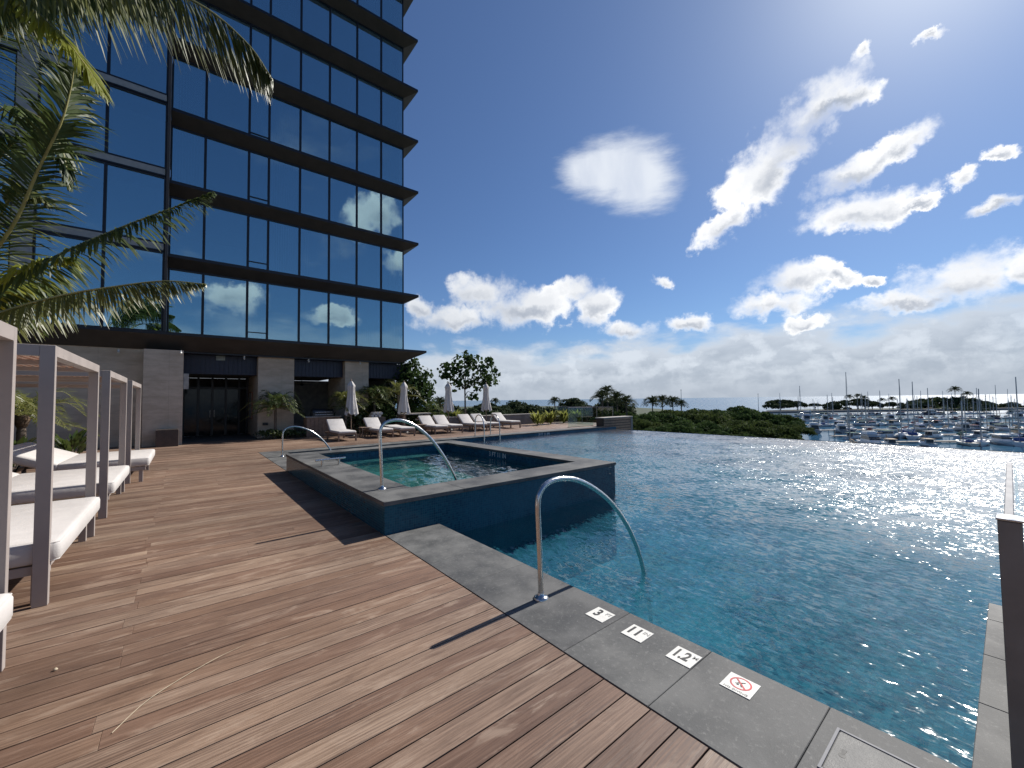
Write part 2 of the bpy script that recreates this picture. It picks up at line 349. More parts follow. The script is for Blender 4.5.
def clear_glass(t):
    fr = schlick(t)
    gl = t.n('ShaderNodeBsdfGlossy', {'Color': (1, 1, 1, 1), 'Roughness': .01}).outputs[0]
    tr = t.n('ShaderNodeBsdfTransparent', {'Color': (.86, .93, .91, 1)}).outputs[0]
    return t.n('ShaderNodeMixShader', {0: fr, 1: tr, 2: gl}).outputs[0]
mat('clear_glass', clear_glass)
plain('door_glass', (.006, .007, .009), .06, var=.1, spec=.3)
def steel(t):
    n = t.noise(obj_co(t), 40, 4, .6)
    return pr(t, base=(.62, .61, .59), metal=1., rough=t.sm(n, .3, .7, .16, .30))
mat('steel', steel)
plain('post_metal', (.24, .215, .19), .45, .2, var=.12, scale=4)
plain('rail_cap', (.24, .24, .25), .6, .0, var=.05, spec=.2)
plain('cabana_paint', (.34, .295, .27), .55, var=.07, scale=3)
plain('cabana_slat', (.62, .43, .33), .6, var=.2, scale=5)
def fabric(name, base, sc=160.):
    def fn(t):
        p = obj_co(t); n = t.noise(p, 3.5, 5, .55); wv = t.noise(p, sc, 2, .6)
        col = t.mix(t.sm(n, .3, .7), tuple(c*.90 for c in base), base)
        return pr(t, base=col, rough=.88, spec=.15, normal=bump(t, t.m('ADD', t.m('MULTIPLY', n, 2.), t.m('MULTIPLY', wv, .2)), .35, .02))
    return mat(name, fn)
fabric('white_cushion', (.56, .53, .505)); fabric('umbrella_cloth', (.58, .55, .52))
plain('teak', (.24, .165, .115), .6, var=.2, scale=10)
plain('white_paint', (.78, .77, .74), .45, var=.06, scale=20)
plain('tile_white', (.74, .72, .66), .4, var=.06, scale=60)
plain('black_ink', (.02, .02, .02), .6); plain('red_ink', (.50, .055, .06), .6); plain('grey_ink', (.28, .28, .27), .6)
plain('ghost_ink', (.62, .64, .65), .6)
plain('planter_brown', (.075, .055, .045), .7, var=.2)
plain('dark_metal', (.03, .03, .032), .4, .3)
plain('slat_wood', (.27, .175, .12), .6, var=.25, scale=9)
plain('pale_stone', (.38, .35, .31), .8, var=.2, scale=4, bmp=.3)
plain('concrete', (.22, .21, .20), .85, var=.2, scale=2, bmp=.3)
plain('lid_grey', (.13, .128, .122), .6, var=.2, scale=12, bmp=.3)
plain('dark_soffit', (.09, .085, .075), .8)
plain('land', (.10, .095, .07), .95, var=.35, scale=.05)
plain('lawn', (.035, .050, .020), .95, var=.3, scale=.03)
plain('asphalt', (.07, .07, .07), .9, var=.2, scale=.2)
plain('gelcoat_white', (.74, .74, .73), .3, var=.05, scale=.6); plain('gelcoat_cream', (.62, .57, .47), .35, var=.06, scale=.6)
plain('gelcoat_navy', (.022, .035, .085), .3, var=.1); plain('gelcoat_grey', (.36, .37, .38), .35, var=.08); plain('gelcoat_maroon', (.13, .03, .03), .35)
plain('gelcoat_teal', (.05, .16, .17), .35)
plain('canvas_blue', (.025, .06, .20), .8); plain('canvas_tan', (.36, .28, .19), .85); plain('canvas_green', (.03, .10, .07), .85)
plain('canvas_grey', (.25, .25, .25), .85); plain('canvas_white', (.70, .69, .66), .85); plain('canvas_maroon', (.16, .03, .035), .85)
plain('boat_glass', (.02, .025, .03), .12); plain('spar', (.34, .34, .34), .4, .4); plain('dock_wood', (.30, .27, .23), .85)
plain('straw', (.46, .38, .27), .8)
plain('sign_green', (.30, .36, .34), .5)
plain('orange_brown', (.30, .13, .08), .7)

# ------------------------------------------------------------------ mesh helpers
COL = scene.collection
class MB:
    def __init__(s): s.v = []; s.f = []; s.mi = []; s.sm = []
    def add(s, vs, fs, mi=0, smooth=False):
        b = len(s.v); s.v.extend([tuple(x) for x in vs])
        for f in fs: s.f.append(tuple(i+b for i in f)); s.mi.append(mi); s.sm.append(smooth)
    def box(s, x0, x1, y0, y1, z0, z1, mi=0, M=None, bev=0.):
        if bev > 0:
            c = bev; vs = []; 
            for (z, ins) in ((z0, c), (z0+c, 0), (z1-c, 0), (z1, c)):
                xa, xb, ya, yb = x0+ins, x1-ins, y0+ins, y1-ins
                k = c*.7
                vs += [(xa+k, ya, z), (xb-k, ya, z), (xb, ya+k, z), (xb, yb-k, z), (xb-k, yb, z), (xa+k, yb, z), (xa, yb-k, z), (xa, ya+k, z)]
            fs = [tuple(range(7, -1, -1)), tuple(range(24, 32))]
            for r in range(3):
                for i in range(8): j = (i+1) % 8; fs.append((r*8+i, r*8+j, r*8+8+j, r*8+8+i))
        else:
            vs = [(x0, y0, z0), (x1, y0, z0), (x1, y1, z0), (x0, y1, z0), (x0, y0, z1), (x1, y0, z1), (x1, y1, z1), (x0, y1, z1)]
            fs = [(3, 2, 1, 0), (4, 5, 6, 7), (0, 1, 5, 4), (1, 2, 6, 5), (2, 3, 7, 6), (3, 0, 4, 7)]
        if M is not None: vs = [M @ Vector(q) for q in vs]
        s.add(vs, fs, mi); return s
    def tube(s, pts, r, seg=10, mi=0, caps=True):
        pts = [Vector(p) for p in pts]; n = len(pts); rs = r if isinstance(r, (list, tuple)) else [r]*n
        t0 = (pts[1]-pts[0]).normalized(); up = Vector((0, 0, 1)) if abs(t0.z) < .9 else Vector((1, 0, 0))
        nx = t0.cross(up).normalized(); vs = []
        for i, p in enumerate(pts):
            t = (pts[min(i+1, n-1)]-pts[max(i-1, 0)]).normalized()
            nx = (nx - t*nx.dot(t)).normalized(); ny = t.cross(nx)
            for k in range(seg):
                a = 2*math.pi*k/seg; vs.append(p + (nx*math.cos(a)+ny*math.sin(a))*rs[i])
        fs = []
        for i in range(n-1):
            for k in range(seg): j = (k+1) % seg; fs.append((i*seg+k, i*seg+j, (i+1)*seg+j, (i+1)*seg+k))
        s.add(vs, fs, mi, True)
        if caps: s.add(vs[:seg], [tuple(range(seg-1, -1, -1))], mi); s.add(vs[-seg:], [tuple(range(seg))], mi)
        return s
    def lathe(s, prof, seg=16, mi=0, c=(0, 0, 0), smooth=True):
        vs = [(c[0]+r*math.cos(2*math.pi*k/seg), c[1]+r*math.sin(2*math.pi*k/seg), c[2]+z) for r, z in prof for k in range(seg)]
        fs = []
        for i in range(len(prof)-1):
            for k in range(seg): j = (k+1) % seg; fs.append((i*seg+k, i*seg+j, (i+1)*seg+j, (i+1)*seg+k))
        s.add(vs, fs, mi, smooth)
        n = len(prof)-1
        s.add(vs[:seg], [tuple(range(seg-1, -1, -1))], mi); s.add(vs[n*seg:], [tuple(range(seg))], mi); return s
    def prism(s, poly, z0, z1, mi=0, M=None):
        n = len(poly); vs = [(x, y, z0) for x, y in poly]+[(x, y, z1) for x, y in poly]
        fs = [tuple(range(n-1, -1, -1)), tuple(range(n, 2*n))]+[(i, (i+1) % n, n+(i+1) % n, n+i) for i in range(n)]
        if M is not None: vs = [M @ Vector(q) for q in vs]
        s.add(vs, fs, mi); return s
    def quad(s, a, b, c, d, mi=0): s.add([a, b, c, d], [(0, 1, 2, 3)], mi); return s
    def mesh(s, name, mats):
        me = bpy.data.meshes.new(name); me.from_pydata(s.v, [], s.f)
        for m in (mats if isinstance(mats, (list, tuple)) else [mats]): me.materials.append(MATS[m])
        me.polygons.foreach_set('material_index', s.mi); me.polygons.foreach_set('use_smooth', s.sm); me.update(); return me
    def build(s, name, mats, parent=None, loc=None):
        return link(name, s.mesh(name, mats), parent, loc)
def link(name, me, parent=None, loc=None):
    o = bpy.data.objects.new(name, me); COL.objects.link(o)
    if loc is not None: o.location = loc
    if parent is not None: o.parent = parent
    return o
def tag(o, label=None, cat=None, group=None, kind=None):
    if label: o['label'] = label
    if cat: o['category'] = cat
    if group: o['group'] = group
    if kind: o['kind'] = kind
    return o
def empty(name, loc, label, cat, group=None, rz=0.):
    o = bpy.data.objects.new(name, None); COL.objects.link(o); o.location = loc; o.rotation_euler.z = rz
    o.empty_display_size = .2
    return tag(o, label, cat, group)
def copy_tree(o, parent=None, label=None, loc=None, rz=None):
    c = o.copy(); COL.objects.link(c)
    if parent is not None: c.parent = parent
    if label: c['label'] = label
    if loc is not None: c.location = loc
    if rz is not None: c.rotation_euler.z = rz
    for ch in list(o.children): copy_tree(ch, c)
    return c
def struct(o): o['kind'] = 'structure'; return o
def text(name, body, size, m, parent, M, bold=0., align='CENTER', sx=1.):
    cu = bpy.data.curves.new(name, 'FONT'); cu.body = body; cu.size = size; cu.offset = bold; cu.extrude = .0006
    cu.align_x = align; cu.align_y = 'CENTER'; cu.materials.append(MATS[m])
    t_ = bpy.data.objects.new(name + '_curve', cu); COL.objects.link(t_)
    me = bpy.data.meshes.new_from_object(t_.evaluated_get(bpy.context.evaluated_depsgraph_get()))
    bpy.data.objects.remove(t_); bpy.data.curves.remove(cu); me.materials.clear(); me.materials.append(MATS[m])
    o = link(name, me, parent)
    o.matrix_local = M @ Matrix.Diagonal((sx, 1, 1, 1)); return o
def bez(pts, n=40):
    """Catmull-Rom through the points"""
    P = [Vector(p) for p in pts]; P = [P[0]*2-P[1]]+P+[P[-1]*2-P[-2]]; out = []; m = len(P)-3
    for i in range(n+1):
        u = i/n*m; k = min(int(u), m-1); t = u-k; a, b, c, d = P[k:k+4]
        out.append(.5*((2*b)+(-a+c)*t+(2*a-5*b+4*c-d)*t*t+(-a+3*b-3*c+d)*t**3))
    return out

# ------------------------------------------------------------------ ground, sea, land
SEA = -12.45; LAND = -10.6
mb = MB()
N = 40
for i in range(N):       # rings, finer near
    r0, r1 = (0 if i == 0 else 60*1.2**i), 60*1.2**(i+1)
    S = 48
    vs = [(r0*math.cos(2*math.pi*k/S), r0*math.sin(2*math.pi*k/S), SEA) for k in range(S)]+[(r1*math.cos(2*math.pi*k/S), r1*math.sin(2*math.pi*k/S), SEA) for k in range(S)]
    if i == 0: mb.add(vs[S:], [tuple(range(S))])
    else: mb.add(vs, [(k, (k+1) % S, S+(k+1) % S, S+k) for k in range(S)])
struct(mb.build('ocean_water', 'sea'))
# land under the tower and the park: bounded by a shoreline
shore = [(-300, -120), (60, -90), (96, -40), (104, -4), (108, 30), (112, 52), (150, 70), (230, 105), (330, 170), (430, 260), (560, 430), (500, 700), (-300, 700)]
struct(MB().prism(shore, SEA-2, LAND).build('ground', 'lawn'))
# outer park on the far side of the harbour
pk = [tuple(at_depth(px, 400, d)[:2]) for px, d in ((766, 345), (820, 350), (900, 350), (980, 352), (1075, 360), (1120, 420), (1010, 408), (900, 405), (800, 398), (766, 380))]
struct(MB().prism(pk, SEA-1, SEA+1.3).build('park_ground', ['lawn']))
rk = [tuple(at_depth(px, 400, d)[:2]) for px, d in ((764, 341), (820, 347), (900, 347), (980, 349), (1080, 356), (1075, 361), (980, 353.5), (900, 351.5), (820, 351.5), (764, 346))]
struct(MB().prism(rk, SEA-1, SEA+1.9).build('seawall', ['concrete']))
tag(bpy.data.objects['seawall'], 'low grey seawall edging the far park beyond the harbour boats', 'seawall')
del bpy.data.objects['seawall']['kind']
rd = [tuple(at_depth(px, 400, d)[:2]) for px, d in ((790, 356), (900, 358), (1000, 360), (1000, 366), (900, 364), (790, 362))]
struct(MB().prism(rd, SEA+1.2, SEA+1.312).build('park_road', ['asphalt']))
# podium that carries the pool deck
podium = empty('podium', (2, 8, LAND), 'concrete podium block that carries the pool terrace and the tower', 'podium')
struct(podium)
MB().box(-22, 21.0, -14, 45, LAND-.2, -1.75).build('podium_wall', 'concrete', None)
pw = bpy.data.objects['podium_wall']; pw.parent = podium; pw.matrix_parent_inverse = Matrix.Translation((-2, -8, -LAND))

# ------------------------------------------------------------------ deck
def boards(mb, x0, x1, y0, y1, joint0, L=3.2, pitch=.1452, gap=.0055):
    k = math.ceil((y0-1.7735)/pitch); y = 1.7735+k*pitch
    row = 0
    while y+pitch-gap <= y1+1e-6:
        br = [x0]
        offs = random.choice([0, 0, 0, 1, 2])
        j = joint0 + random.uniform(-.03, .03) + (0 if offs == 0 else random.uniform(.4, 2.2))
        j -= L*20
        while j < x1:
            if j > x0+.25 and j < x1-.25: br.append(j)
            j += L + (random.uniform(-.6, .6) if L > 2 else 0)
        br.append(x1)
        for a, b in zip(br[:-1], br[1:]):
            zz = random.uniform(-.0012, .0012); g = .0005
            mb.box(a+g, b-g, y, y+pitch-gap, -.028+zz, zz, bev=.0025)
        y += pitch; row += 1
mb = MB()
def boards_left(mb):
    pitch, gap = .1452, .0068; k0 = math.ceil((-5-1.7735)/pitch)
    y = 1.7735+k0*pitch; i = 0
    while y < 14.93:
        br = [-3.25]; r = random.random()
        if r < .62: br.append(-.28+random.uniform(-.035, .035))
        elif r < .8: br.append(random.uniform(-2.2, -1.2))
        if random.random() < .12: br.append(random.uniform(.3, 1.2))
        br = sorted(br)+[1.829]
        for a, b in zip(br[:-1], br[1:]):
            if b-a < .05: continue
            zz = random.uniform(-.001, .001); mb.box(a+.0003, b-.0003, y, y+pitch-gap, -.028+zz, zz, bev=.0016)
        y += pitch; i += 1
boards_left(mb)
boards(mb, -3.25, 20.9, 14.97, 20.9, -.28)
boards(mb, -14, -3.25, -5, 3.2, -6)
deck = struct(mb.build('deck', 'deck_wood'))
struct(MB().box(-14, 12, 20.9, 26.5, -.3, -.008).build('arcade_floor', 'slate'))
struct(MB().box(-14, 1.828, -6, 14.95, -.3, -.034).box(-14, 20.95, 14.956, 20.89, -.3, -.034).build('deck_underlay', 'dark_metal'))
# coping stones
def coping_run(mb, x0, x1, y0, y1, step, along, start=None):
    a, b = (y0, y1) if along == 'y' else (x0, x1)
    c = a if start is None else start
    cuts = [a]; c += step
    while c < b-.15: cuts.append(c); c += step
    cuts.append(b)
    for p, q in zip(cuts[:-1], cuts[1:]):
        g = .0014
        if along == 'y': mb.box(x0, x1, p+g, q-g, -.045, .0, bev=.003)
        else: mb.box(p+g, q-g, y0, y1, -.045, .0, bev=.003)
mb = MB()
coping_run(mb, 1.838, 2.532, -3.0, 4.615, .585, 'y', -3.47)
coping_run(mb, 1.838, 2.532, 10.43, 14.95, .585, 'y')
coping_run(mb, 2.535, 18.2, 14.30, 14.95, .6, 'x')
coping_run(mb, 2.535, 4.68, -.5, .16, .6, 'x')
struct(mb.build('pool_coping', 'slate'))
# pool basin : inner faces
WL = -.19
mb = MB()
PX0, PX1, PY0, PY1, PYS = 2.50, 19.3, .13, 14.33, -6.
FL = -1.35
def wallq(mb, x0, y0, x1, y1, z0, z1, mi=0): mb.quad((x0, y0, z0), (x1, y1, z0), (x1, y1, z1), (x0, y0, z1), mi)
fl = [(PX0, PY0), (4.66, PY0), (4.66, PYS), (PX1, PYS), (PX1, PY1), (PX0, PY1)]
mb.prism(fl, FL-.1, FL, 1)
for (a, b) in zip(fl, fl[1:]+fl[:1]):
    z1 = WL+.012 if a[0] == PX1 and b[0] == PX1 else -.046
    wallq(mb, a[0], a[1], b[0], b[1], FL, z1)
# seat ledge / entry steps beside the coping and the spa
mb.box(PX0+.003, PX0+.45, 1.6, 4.58, FL, -.62, 1); mb.box(PX0+.45, PX0+.85, 1.6, 4.58, FL, -.98, 1)
struct(mb.build('pool_basin', ['pool_tile', 'floor_tile']))
struct(MB().box(PX1, PX1+.14, PYS, 13.0, -1.6, WL-.005).build('infinity_weir', 'pool_tile'))
mb = MB()
SX0, SX1, SY0, SY1 = 1.83, 6.17, 4.63, 10.42
for (a, b, c, d) in ((PX0, PX1, PY0, SY0+.01), (SX1-.01, PX1, SY0+.01, SY1-.01), (PX0, PX1, SY1-.01, PY1), (4.66, PX1, PYS, PY0)):
    mb.quad((a, c, WL), (b, c, WL), (b, d, WL), (a, d, WL))
mb.quad((PX1, PYS, WL), (PX1+.16, PYS, WL-.012), (PX1+.16, 13, WL-.012), (PX1, 13, WL))
struct(mb.build('pool_water', 'pool_water'))

# ------------------------------------------------------------------ hot tub
ht = empty('hot_tub', (4, 7.5, 0), 'raised square hot tub clad in dark blue mosaic with grey stone rim', 'hot tub')
off = Vector((-4, -7.5, 0))
def sub(mb, name, mats, parent, o=off):
    ob = mb.build(name, mats, parent); ob.matrix_parent_inverse = Matrix.Identity(4); ob.location = o; return ob
ST = .385; IX0, IX1, IY0, IY1 = 2.40, 5.70, 5.17, 9.98
mb = MB()
wallq(mb, SX0, SY0, SX1, SY0, -1.3, ST-.052); wallq(mb, SX1, SY0, SX1, SY1, -1.3, ST-.052)
wallq(mb, SX1, SY1, SX0, SY1, -1.3, ST-.052); wallq(mb, SX0, SY1, SX0, SY0, -.05, ST-.052)
sub(mb, 'tub_wall', 'spa_tile', ht)
mb = MB(); SWL = .19
ins = [(IX0-.02, IY0-.02), (IX1+.02, IY0-.02), (IX1+.02, IY1+.02), (IX0-.02, IY1+.02)]
for a, b in zip(ins, ins[1:]+ins[:1]): wallq(mb, a[0], a[1], b[0], b[1], -.62, ST-.052)
sub(mb, 'tub_lining', 'pool_tile', ht)
mb = MB(); mb.box(IX0-.02, IX1+.02, IY0-.02, IY1+.02, -.72, -.62)
mb.box(IX0-.015, IX0+.45, IY0-.015, IY1+.015, -.62, -.2); mb.box(IX1-.45, IX1+.015, IY0-.015, IY1+.015, -.62, -.2)
mb.box(IX0+.45, IX1-.45, IY1-.45, IY1+.015, -.62, -.2); mb.box(IX0+.45, IX1-.45, IY0-.015, IY0+.45, -.62, -.2)
sub(mb, 'tub_bench', 'spa_floor_tile', ht)
mb = MB(); o_ = .018
def rim_run(x0, x1, y0, y1, n, along):
    for i in range(n):
        a0, a1 = i/n, (i+1)/n
        if along == 'x': mb.box(x0+(x1-x0)*a0+.001, x0+(x1-x0)*a1-.001, y0, y1, ST-.05, ST, bev=.003)
        else: mb.box(x0, x1, y0+(y1-y0)*a0+.001, y0+(y1-y0)*a1-.001, ST-.05, ST, bev=.003)
rim_run(SX0-o_, SX1+o_, SY0-o_, IY0, 4, 'x'); rim_run(SX0-o_, SX1+o_, IY1, SY1+o_, 4, 'x')
rim_run(SX0-o_, IX0, IY0+.002, IY1-.002, 4, 'y'); rim_run(IX1, SX1+o_, IY0+.002, IY1-.002, 4, 'y')
sub(mb, 'rim', 'slate', ht)
struct(MB().quad((IX0-.02, IY0-.02, SWL), (IX1+.02, IY0-.02, SWL), (IX1+.02, IY1+.02, SWL), (IX0-.02, IY1+.02, SWL)).build('spa_water', 'spa_water'))
# depth lettering set into the mosaic (right hand inner wall of the tub, and the far pool wall)
Mx = Matrix.Translation((IX1+.016-4, 7.62-7.5, .265)) @ Matrix.Rotation(R(-90), 4, 'Z') @ Matrix.Rotation(R(90), 4, 'X')
mk = text('depth_lettering', '3 FT 11 IN', .15, 'ghost_ink', ht, Mx, .002)
pm = empty('depth_marker', (13.6, 14.325, -.118), 'small 3 FT 11 IN lettering on the dark wall of the far pool edge', 'depth marker')
text('lettering', '3 FT 11 IN', .17, 'ghost_ink', pm, Matrix.Translation((0, -.006, -.0)) @ Matrix.Rotation(R(90), 4, 'X'), .002)
MB().box(-.75, .75, -.004, .0, -.07, .07).build('plate', 'pool_tile', pm)
# ------------------------------------------------------------------ depth tiles on the coping
def depth_tile(y, main, subt, label, s=.152, xo=2.346):
    e = empty('depth_tile', (xo, y, .0), label, 'depth tile', 'white depth tiles along the pool edge')
    MB().box(-s/2, s/2, -s/2, s/2, .0005, .004, bev=.0008).build('tile', 'tile_white', e)
    Rz = Matrix.Rotation(R(-90), 4, 'Z')
    text('numeral', main, .125, 'black_ink', e, Matrix.Translation((.004, .022 if len(main) < 3 else .016, .0046)) @ Rz, .0035, sx=.80 if len(main) < 3 else .66)
    text('unit', subt, .046, 'grey_ink', e, Matrix.Translation((.032, -.048 if len(main) < 3 else -.056, .0046)) @ Rz, .0008, sx=.95)
    return e
depth_tile(1.915, '3', 'FT', 'white depth tile reading 3 FT on the grey pool coping')
depth_tile(1.610, '11', 'IN', 'white depth tile reading 11 IN on the grey pool coping')
depth_tile(1.290, '1.2', 'M', 'white depth tile reading 1.2 M on the grey pool coping')
nd = empty('warning_tile', (2.346, .975, .0), 'white tile with red no diving symbol on the grey pool coping', 'warning tile')
MB().box(-.076, .076, -.076, .076, .0005, .004, bev=.0008).build('tile', 'tile_white', nd)
mb = MB(); S = 40
vs = [((.012+r*math.cos(2*math.pi*k/S)), r*math.sin(2*math.pi*k/S), .0048) for r in (.044, .053) for k in range(S)]
mb.add(vs, [(k, (k+1) % S, S+(k+1) % S, S+k) for k in range(S)])
d = Vector((.7071, .7071, 0)); n = Vector((-.7071, .7071, 0)); c = Vector((.012, 0, .0051))
mb.add([c-d*.046-n*.0045, c+d*.046-n*.0045, c+d*.046+n*.0045, c-d*.046+n*.0045], [(0, 1, 2, 3)])
mb.build('prohibition_ring', 'red_ink', nd)
mb = MB(); z = .0045
def strip(pts, wd):
    for p, q in zip(pts[:-1], pts[1:]):
        p, q = Vector((*p, z)), Vector((*q, z)); nn = (q-p).normalized().cross(Vector((0, 0, 1)))*wd/2
        mb.add([p-nn, q-nn, q+nn, p+nn], [(3, 2, 1, 0)])
strip([(.034, -.016), (.022, -.002), (.008, .014)], .009); strip([(.022, -.002), (.000, -.004), (-.014, -.012)], .006); strip([(.008, .014), (-.004, .024)], .005)
mb.add([(-.004+.007*math.cos(a*.628)+.0, .010+.007*math.sin(a*.628), z) for a in range(10)], [tuple(range(10))])
mb.build('diver_figure', 'black_ink', nd)
text('lettering', 'NO DIVING', .020, 'grey_ink', nd, Matrix.Translation((-.060, 0, .0046)) @ Matrix.Rotation(R(-90), 4, 'Z'), .0004, sx=1.15)
# skimmer lid
lid = empty('skimmer_lid', (2.235, .41, 0), 'square grey skimmer lid with pale metal frame flush in the coping', 'skimmer lid')
mb = MB(); s = .158
for (a, b, c, d) in ((-s, s, -s, -s+.012), (-s, s, s-.012, s), (-s, -s+.012, -s+.012, s-.012), (s-.012, s, -s+.012, s-.012)): mb.box(a, b, c, d, .0005, .007, bev=.001)
mb.build('lid_frame', 'rail_cap', lid)
MB().box(-s+.016, s-.016, -s+.016, s-.016, .0005, .0045, bev=.001).build('cover', 'lid_grey', lid)
mb = MB(); mb.prism([(-.012+.014*math.cos(a*.52), .105+.014*math.sin(a*.52)) for a in range(12)], .004, .0052); mb.prism([(-.004, .1), (.03, .096), (.03, .114), (-.004, .110)], .004, .0054)
mb.build('finger_hole', 'black_ink', lid)

# ------------------------------------------------------------------ hand rails
def handrail(name, base, pts, label, flange_z, group='steel pool handrails'):
    e = empty(name, base, label, 'handrail', group)
    b = Vector(base); P = bez([Vector(p)-b for p in pts], 70)
    MB().tube(P, .0215, 14).build('tube', 'steel', e)
    MB().lathe([(.058, 0), (.056, .012), (.040, .020), (.026, .024), (.024, .05)], 20).build('flange', 'steel', e)
    return e
Y = 2.37
handrail('handrail', (2.19, Y, 0), [(2.19, Y, 0), (2.185, Y, .3), (2.175, Y, .58), (2.172, Y, .73), (2.20, Y, .82), (2.28, Y, .878), (2.42, Y, .895), (2.62, Y, .86), (2.85, Y, .755), (3.1, Y, .58), (3.33, Y, .33), (3.50, Y, .05), (3.60, Y, -.22), (3.68, Y, -.6), (3.7, Y, -.9)],
         'arched steel handrail on the coping nearest the depth tiles', 0)
Y = 5.33; z0 = ST
handrail('handrail', (2.07, Y, z0), [(2.07, Y, z0), (2.06, Y, .7), (2.045, Y, 1.05), (2.05, Y, 1.17), (2.09, Y, 1.245), (2.17, Y, 1.285), (2.30, Y, 1.295), (2.46, Y, 1.25), (2.64, Y, 1.14), (2.84, Y, .95), (3.05, Y, .66), (3.2, Y, .38), (3.28, Y, .15), (3.33, Y, -.1)],
         'arched steel handrail rising from the corner of the hot tub rim', z0)
Y = 13.3
handrail('handrail', (2.22, Y, 0), [(2.22, Y, 0), (2.225, Y, .35), (2.23, Y, .62), (2.27, Y, .75), (2.38, Y, .83), (2.55, Y, .85), (2.75, Y, .80), (3.0, Y, .68), (3.25, Y, .47), (3.45, Y, .22), (3.58, Y, -.02), (3.68, Y, -.3), (3.72, Y, -.7)],
         'arched steel handrail at the far corner behind the hot tub', 0)
gb = empty('grab_bar', (2.12, 7.95, ST), 'short low steel grab bar bolted on the hot tub rim', 'grab bar')
MB().tube([(-.27, -.02, .115), (.27, .03, .115)], .018, 12).build('bar', 'steel', gb)
for x in (-.15, .15): MB().tube([(x, x*.09, 0), (x, x*.09, .11)], .021, 12).build('post', 'steel', gb)
lad = empty('pool_ladder', (10.4, 14.6, 0), 'pair of steel ladder rails at the far pool edge before the loungers', 'pool ladder')
for dx in (-.42, .42):
    P = bez([(dx, .32, 0), (dx, .31, .5), (dx, .24, .80), (dx, .03, .92), (dx, -.22, .82), (dx, -.36, .5), (dx, -.38, 0), (dx, -.38, -1.1)], 40)
    MB().tube(P, .024, 10).build('rail', 'steel', lad)
for k in range(3): MB().box(-.42, .42, -.44, -.34, -.45-.28*k, -.42-.28*k).build('step', 'steel', lad)

# ------------------------------------------------------------------ near glass balustrade at the right
bal = empty('glass_balustrade', (2.57, .022, 0), 'bronze grey balustrade post with pale cap rail beside the pool corner', 'balustrade')
MB().box(-.045, .048, -.034, .030, .0, 1.05, bev=.004).build('post', 'post_metal', bal)
MB().box(-.052, .056, -.04, .034, 1.05, 1.058, bev=.002).build('post_cap', 'steel', bal)
MB().box(.06, 2.12, -.014, .014, 1.035, 1.050, bev=.003).build('cap_rail', 'rail_cap', bal)
MB().box(.07, 2.10, -.031, -.019, .06, 1.02).build('glass_panel', 'clear_glass', bal)
MB().box(.05, 2.10, -.045, -.016, .0, .06).build('shoe', 'post_metal', bal)
MB().tube([(.04, -.034, .86), (.04, -.06, .86)], .014, 10).build('clamp', 'steel', bal)

# small litter
dl = empty('dry_leaflet', (0, 2.95, 0), 'thin dry palm leaflet lying across the deck boards', 'leaflet')
MB().tube(bez([(-.24, -.22, .004), (-.13, -.06, .007), (.02, .06, .005), (.18, .14, .010), (.33, .20, .005)], 24), [.0020]*18+[.0018, .0016, .0014, .0012, .001, .0008, .0005], 6).build('blade', 'straw', dl)
sb = empty('seed_pod', (-.56, 3.58, 0), 'tiny pale seed lying on the deck before the cabanas', 'seed')
MB().lathe([(.002, 0), (.010, .004), (.011, .009), (.006, .015), (.001, .017)], 8).build('husk', 'straw', sb)

# ------------------------------------------------------------------ cabanas and day beds
CABX0, CABX1 = -2.96, -.80
def make_cabana(loc, label):
    """origin at the near right post corner on the deck; +Y goes away from the camera, -X to the back"""
    e = empty('cabana', loc, label, 'cabana', 'cabanas along the deck')
    W, D, Hh = 2.16, 2.15, 2.03; px, py = .085, .052
    for x in (0, -W+px):
        for y in (0, D-py): MB().box(x-px, x, y, y+py, 0, Hh-.0005, bev=.003).build('post', 'cabana_paint', e)
    for y in (0, D-py): MB().box(-W+px+.001, -px-.001, y+.001, y+py-.001, Hh-.088, Hh-.001, bev=.002).build('cross_beam', 'cabana_paint', e)
    for x in (0, -W+px): MB().box(x-px+.001, x-.001, py+.001, D-py-.001, Hh-.088, Hh-.001, bev=.002).build('side_beam', 'cabana_paint', e)
    MB().box(-W+px+.001, -px-.001, D*.5-.02, D*.5+.02, Hh-.088, Hh-.046).build('purlin', 'cabana_paint', e)
    mb = MB(); n = 30
    for i in range(n):
        x = -W+.16+(W-.32)*i/(n-1); mb.box(x-.017, x+.017, py+.002, D-py-.002, Hh-.044, Hh-.006)
    mb.build('roof_slats', 'cabana_slat', e)
    return e
def pillow_bm(mb, x0, x1, y0, y1, z0, z1, M=None, r=.035, mi=0):
    """soft edged mattress block"""
    nx, ny = 10, 10; prof = [(r, z0), (r*.3, z0+r*.35), (0, z0+r), (0, z1-r), (r*.3, z1-r*.35), (r, z1)]
    def loop(ins, z):
        xa, xb, ya, yb = x0+ins, x1-ins, y0+ins, y1-ins; k = r*1.2; q = []
        for cx_, cy_, a0 in ((xb-k, ya+k, -90), (xb-k, yb-k, 0), (xa+k, yb-k, 90), (xa+k, ya+k, 180)):
            for t in (0, 30, 60, 90): q.append((cx_+k*math.cos(R(a0+t)), cy_+k*math.sin(R(a0+t)), z))
        return q
    loops = [loop(*p) for p in prof]; n = len(loops[0]); vs = [p for l in loops for p in l]; fs = []
    for i in range(len(loops)-1):
        for k in range(n): j = (k+1) % n; fs.append((i*n+k, i*n+j, (i+1)*n+j, (i+1)*n+k))
    fs += [tuple(range(n-1, -1, -1)), tuple(range((len(loops)-1)*n, len(loops)*n))]
    if M is not None: vs = [M @ Vector(p) for p in vs]
    mb.add(vs, fs, mi, True)
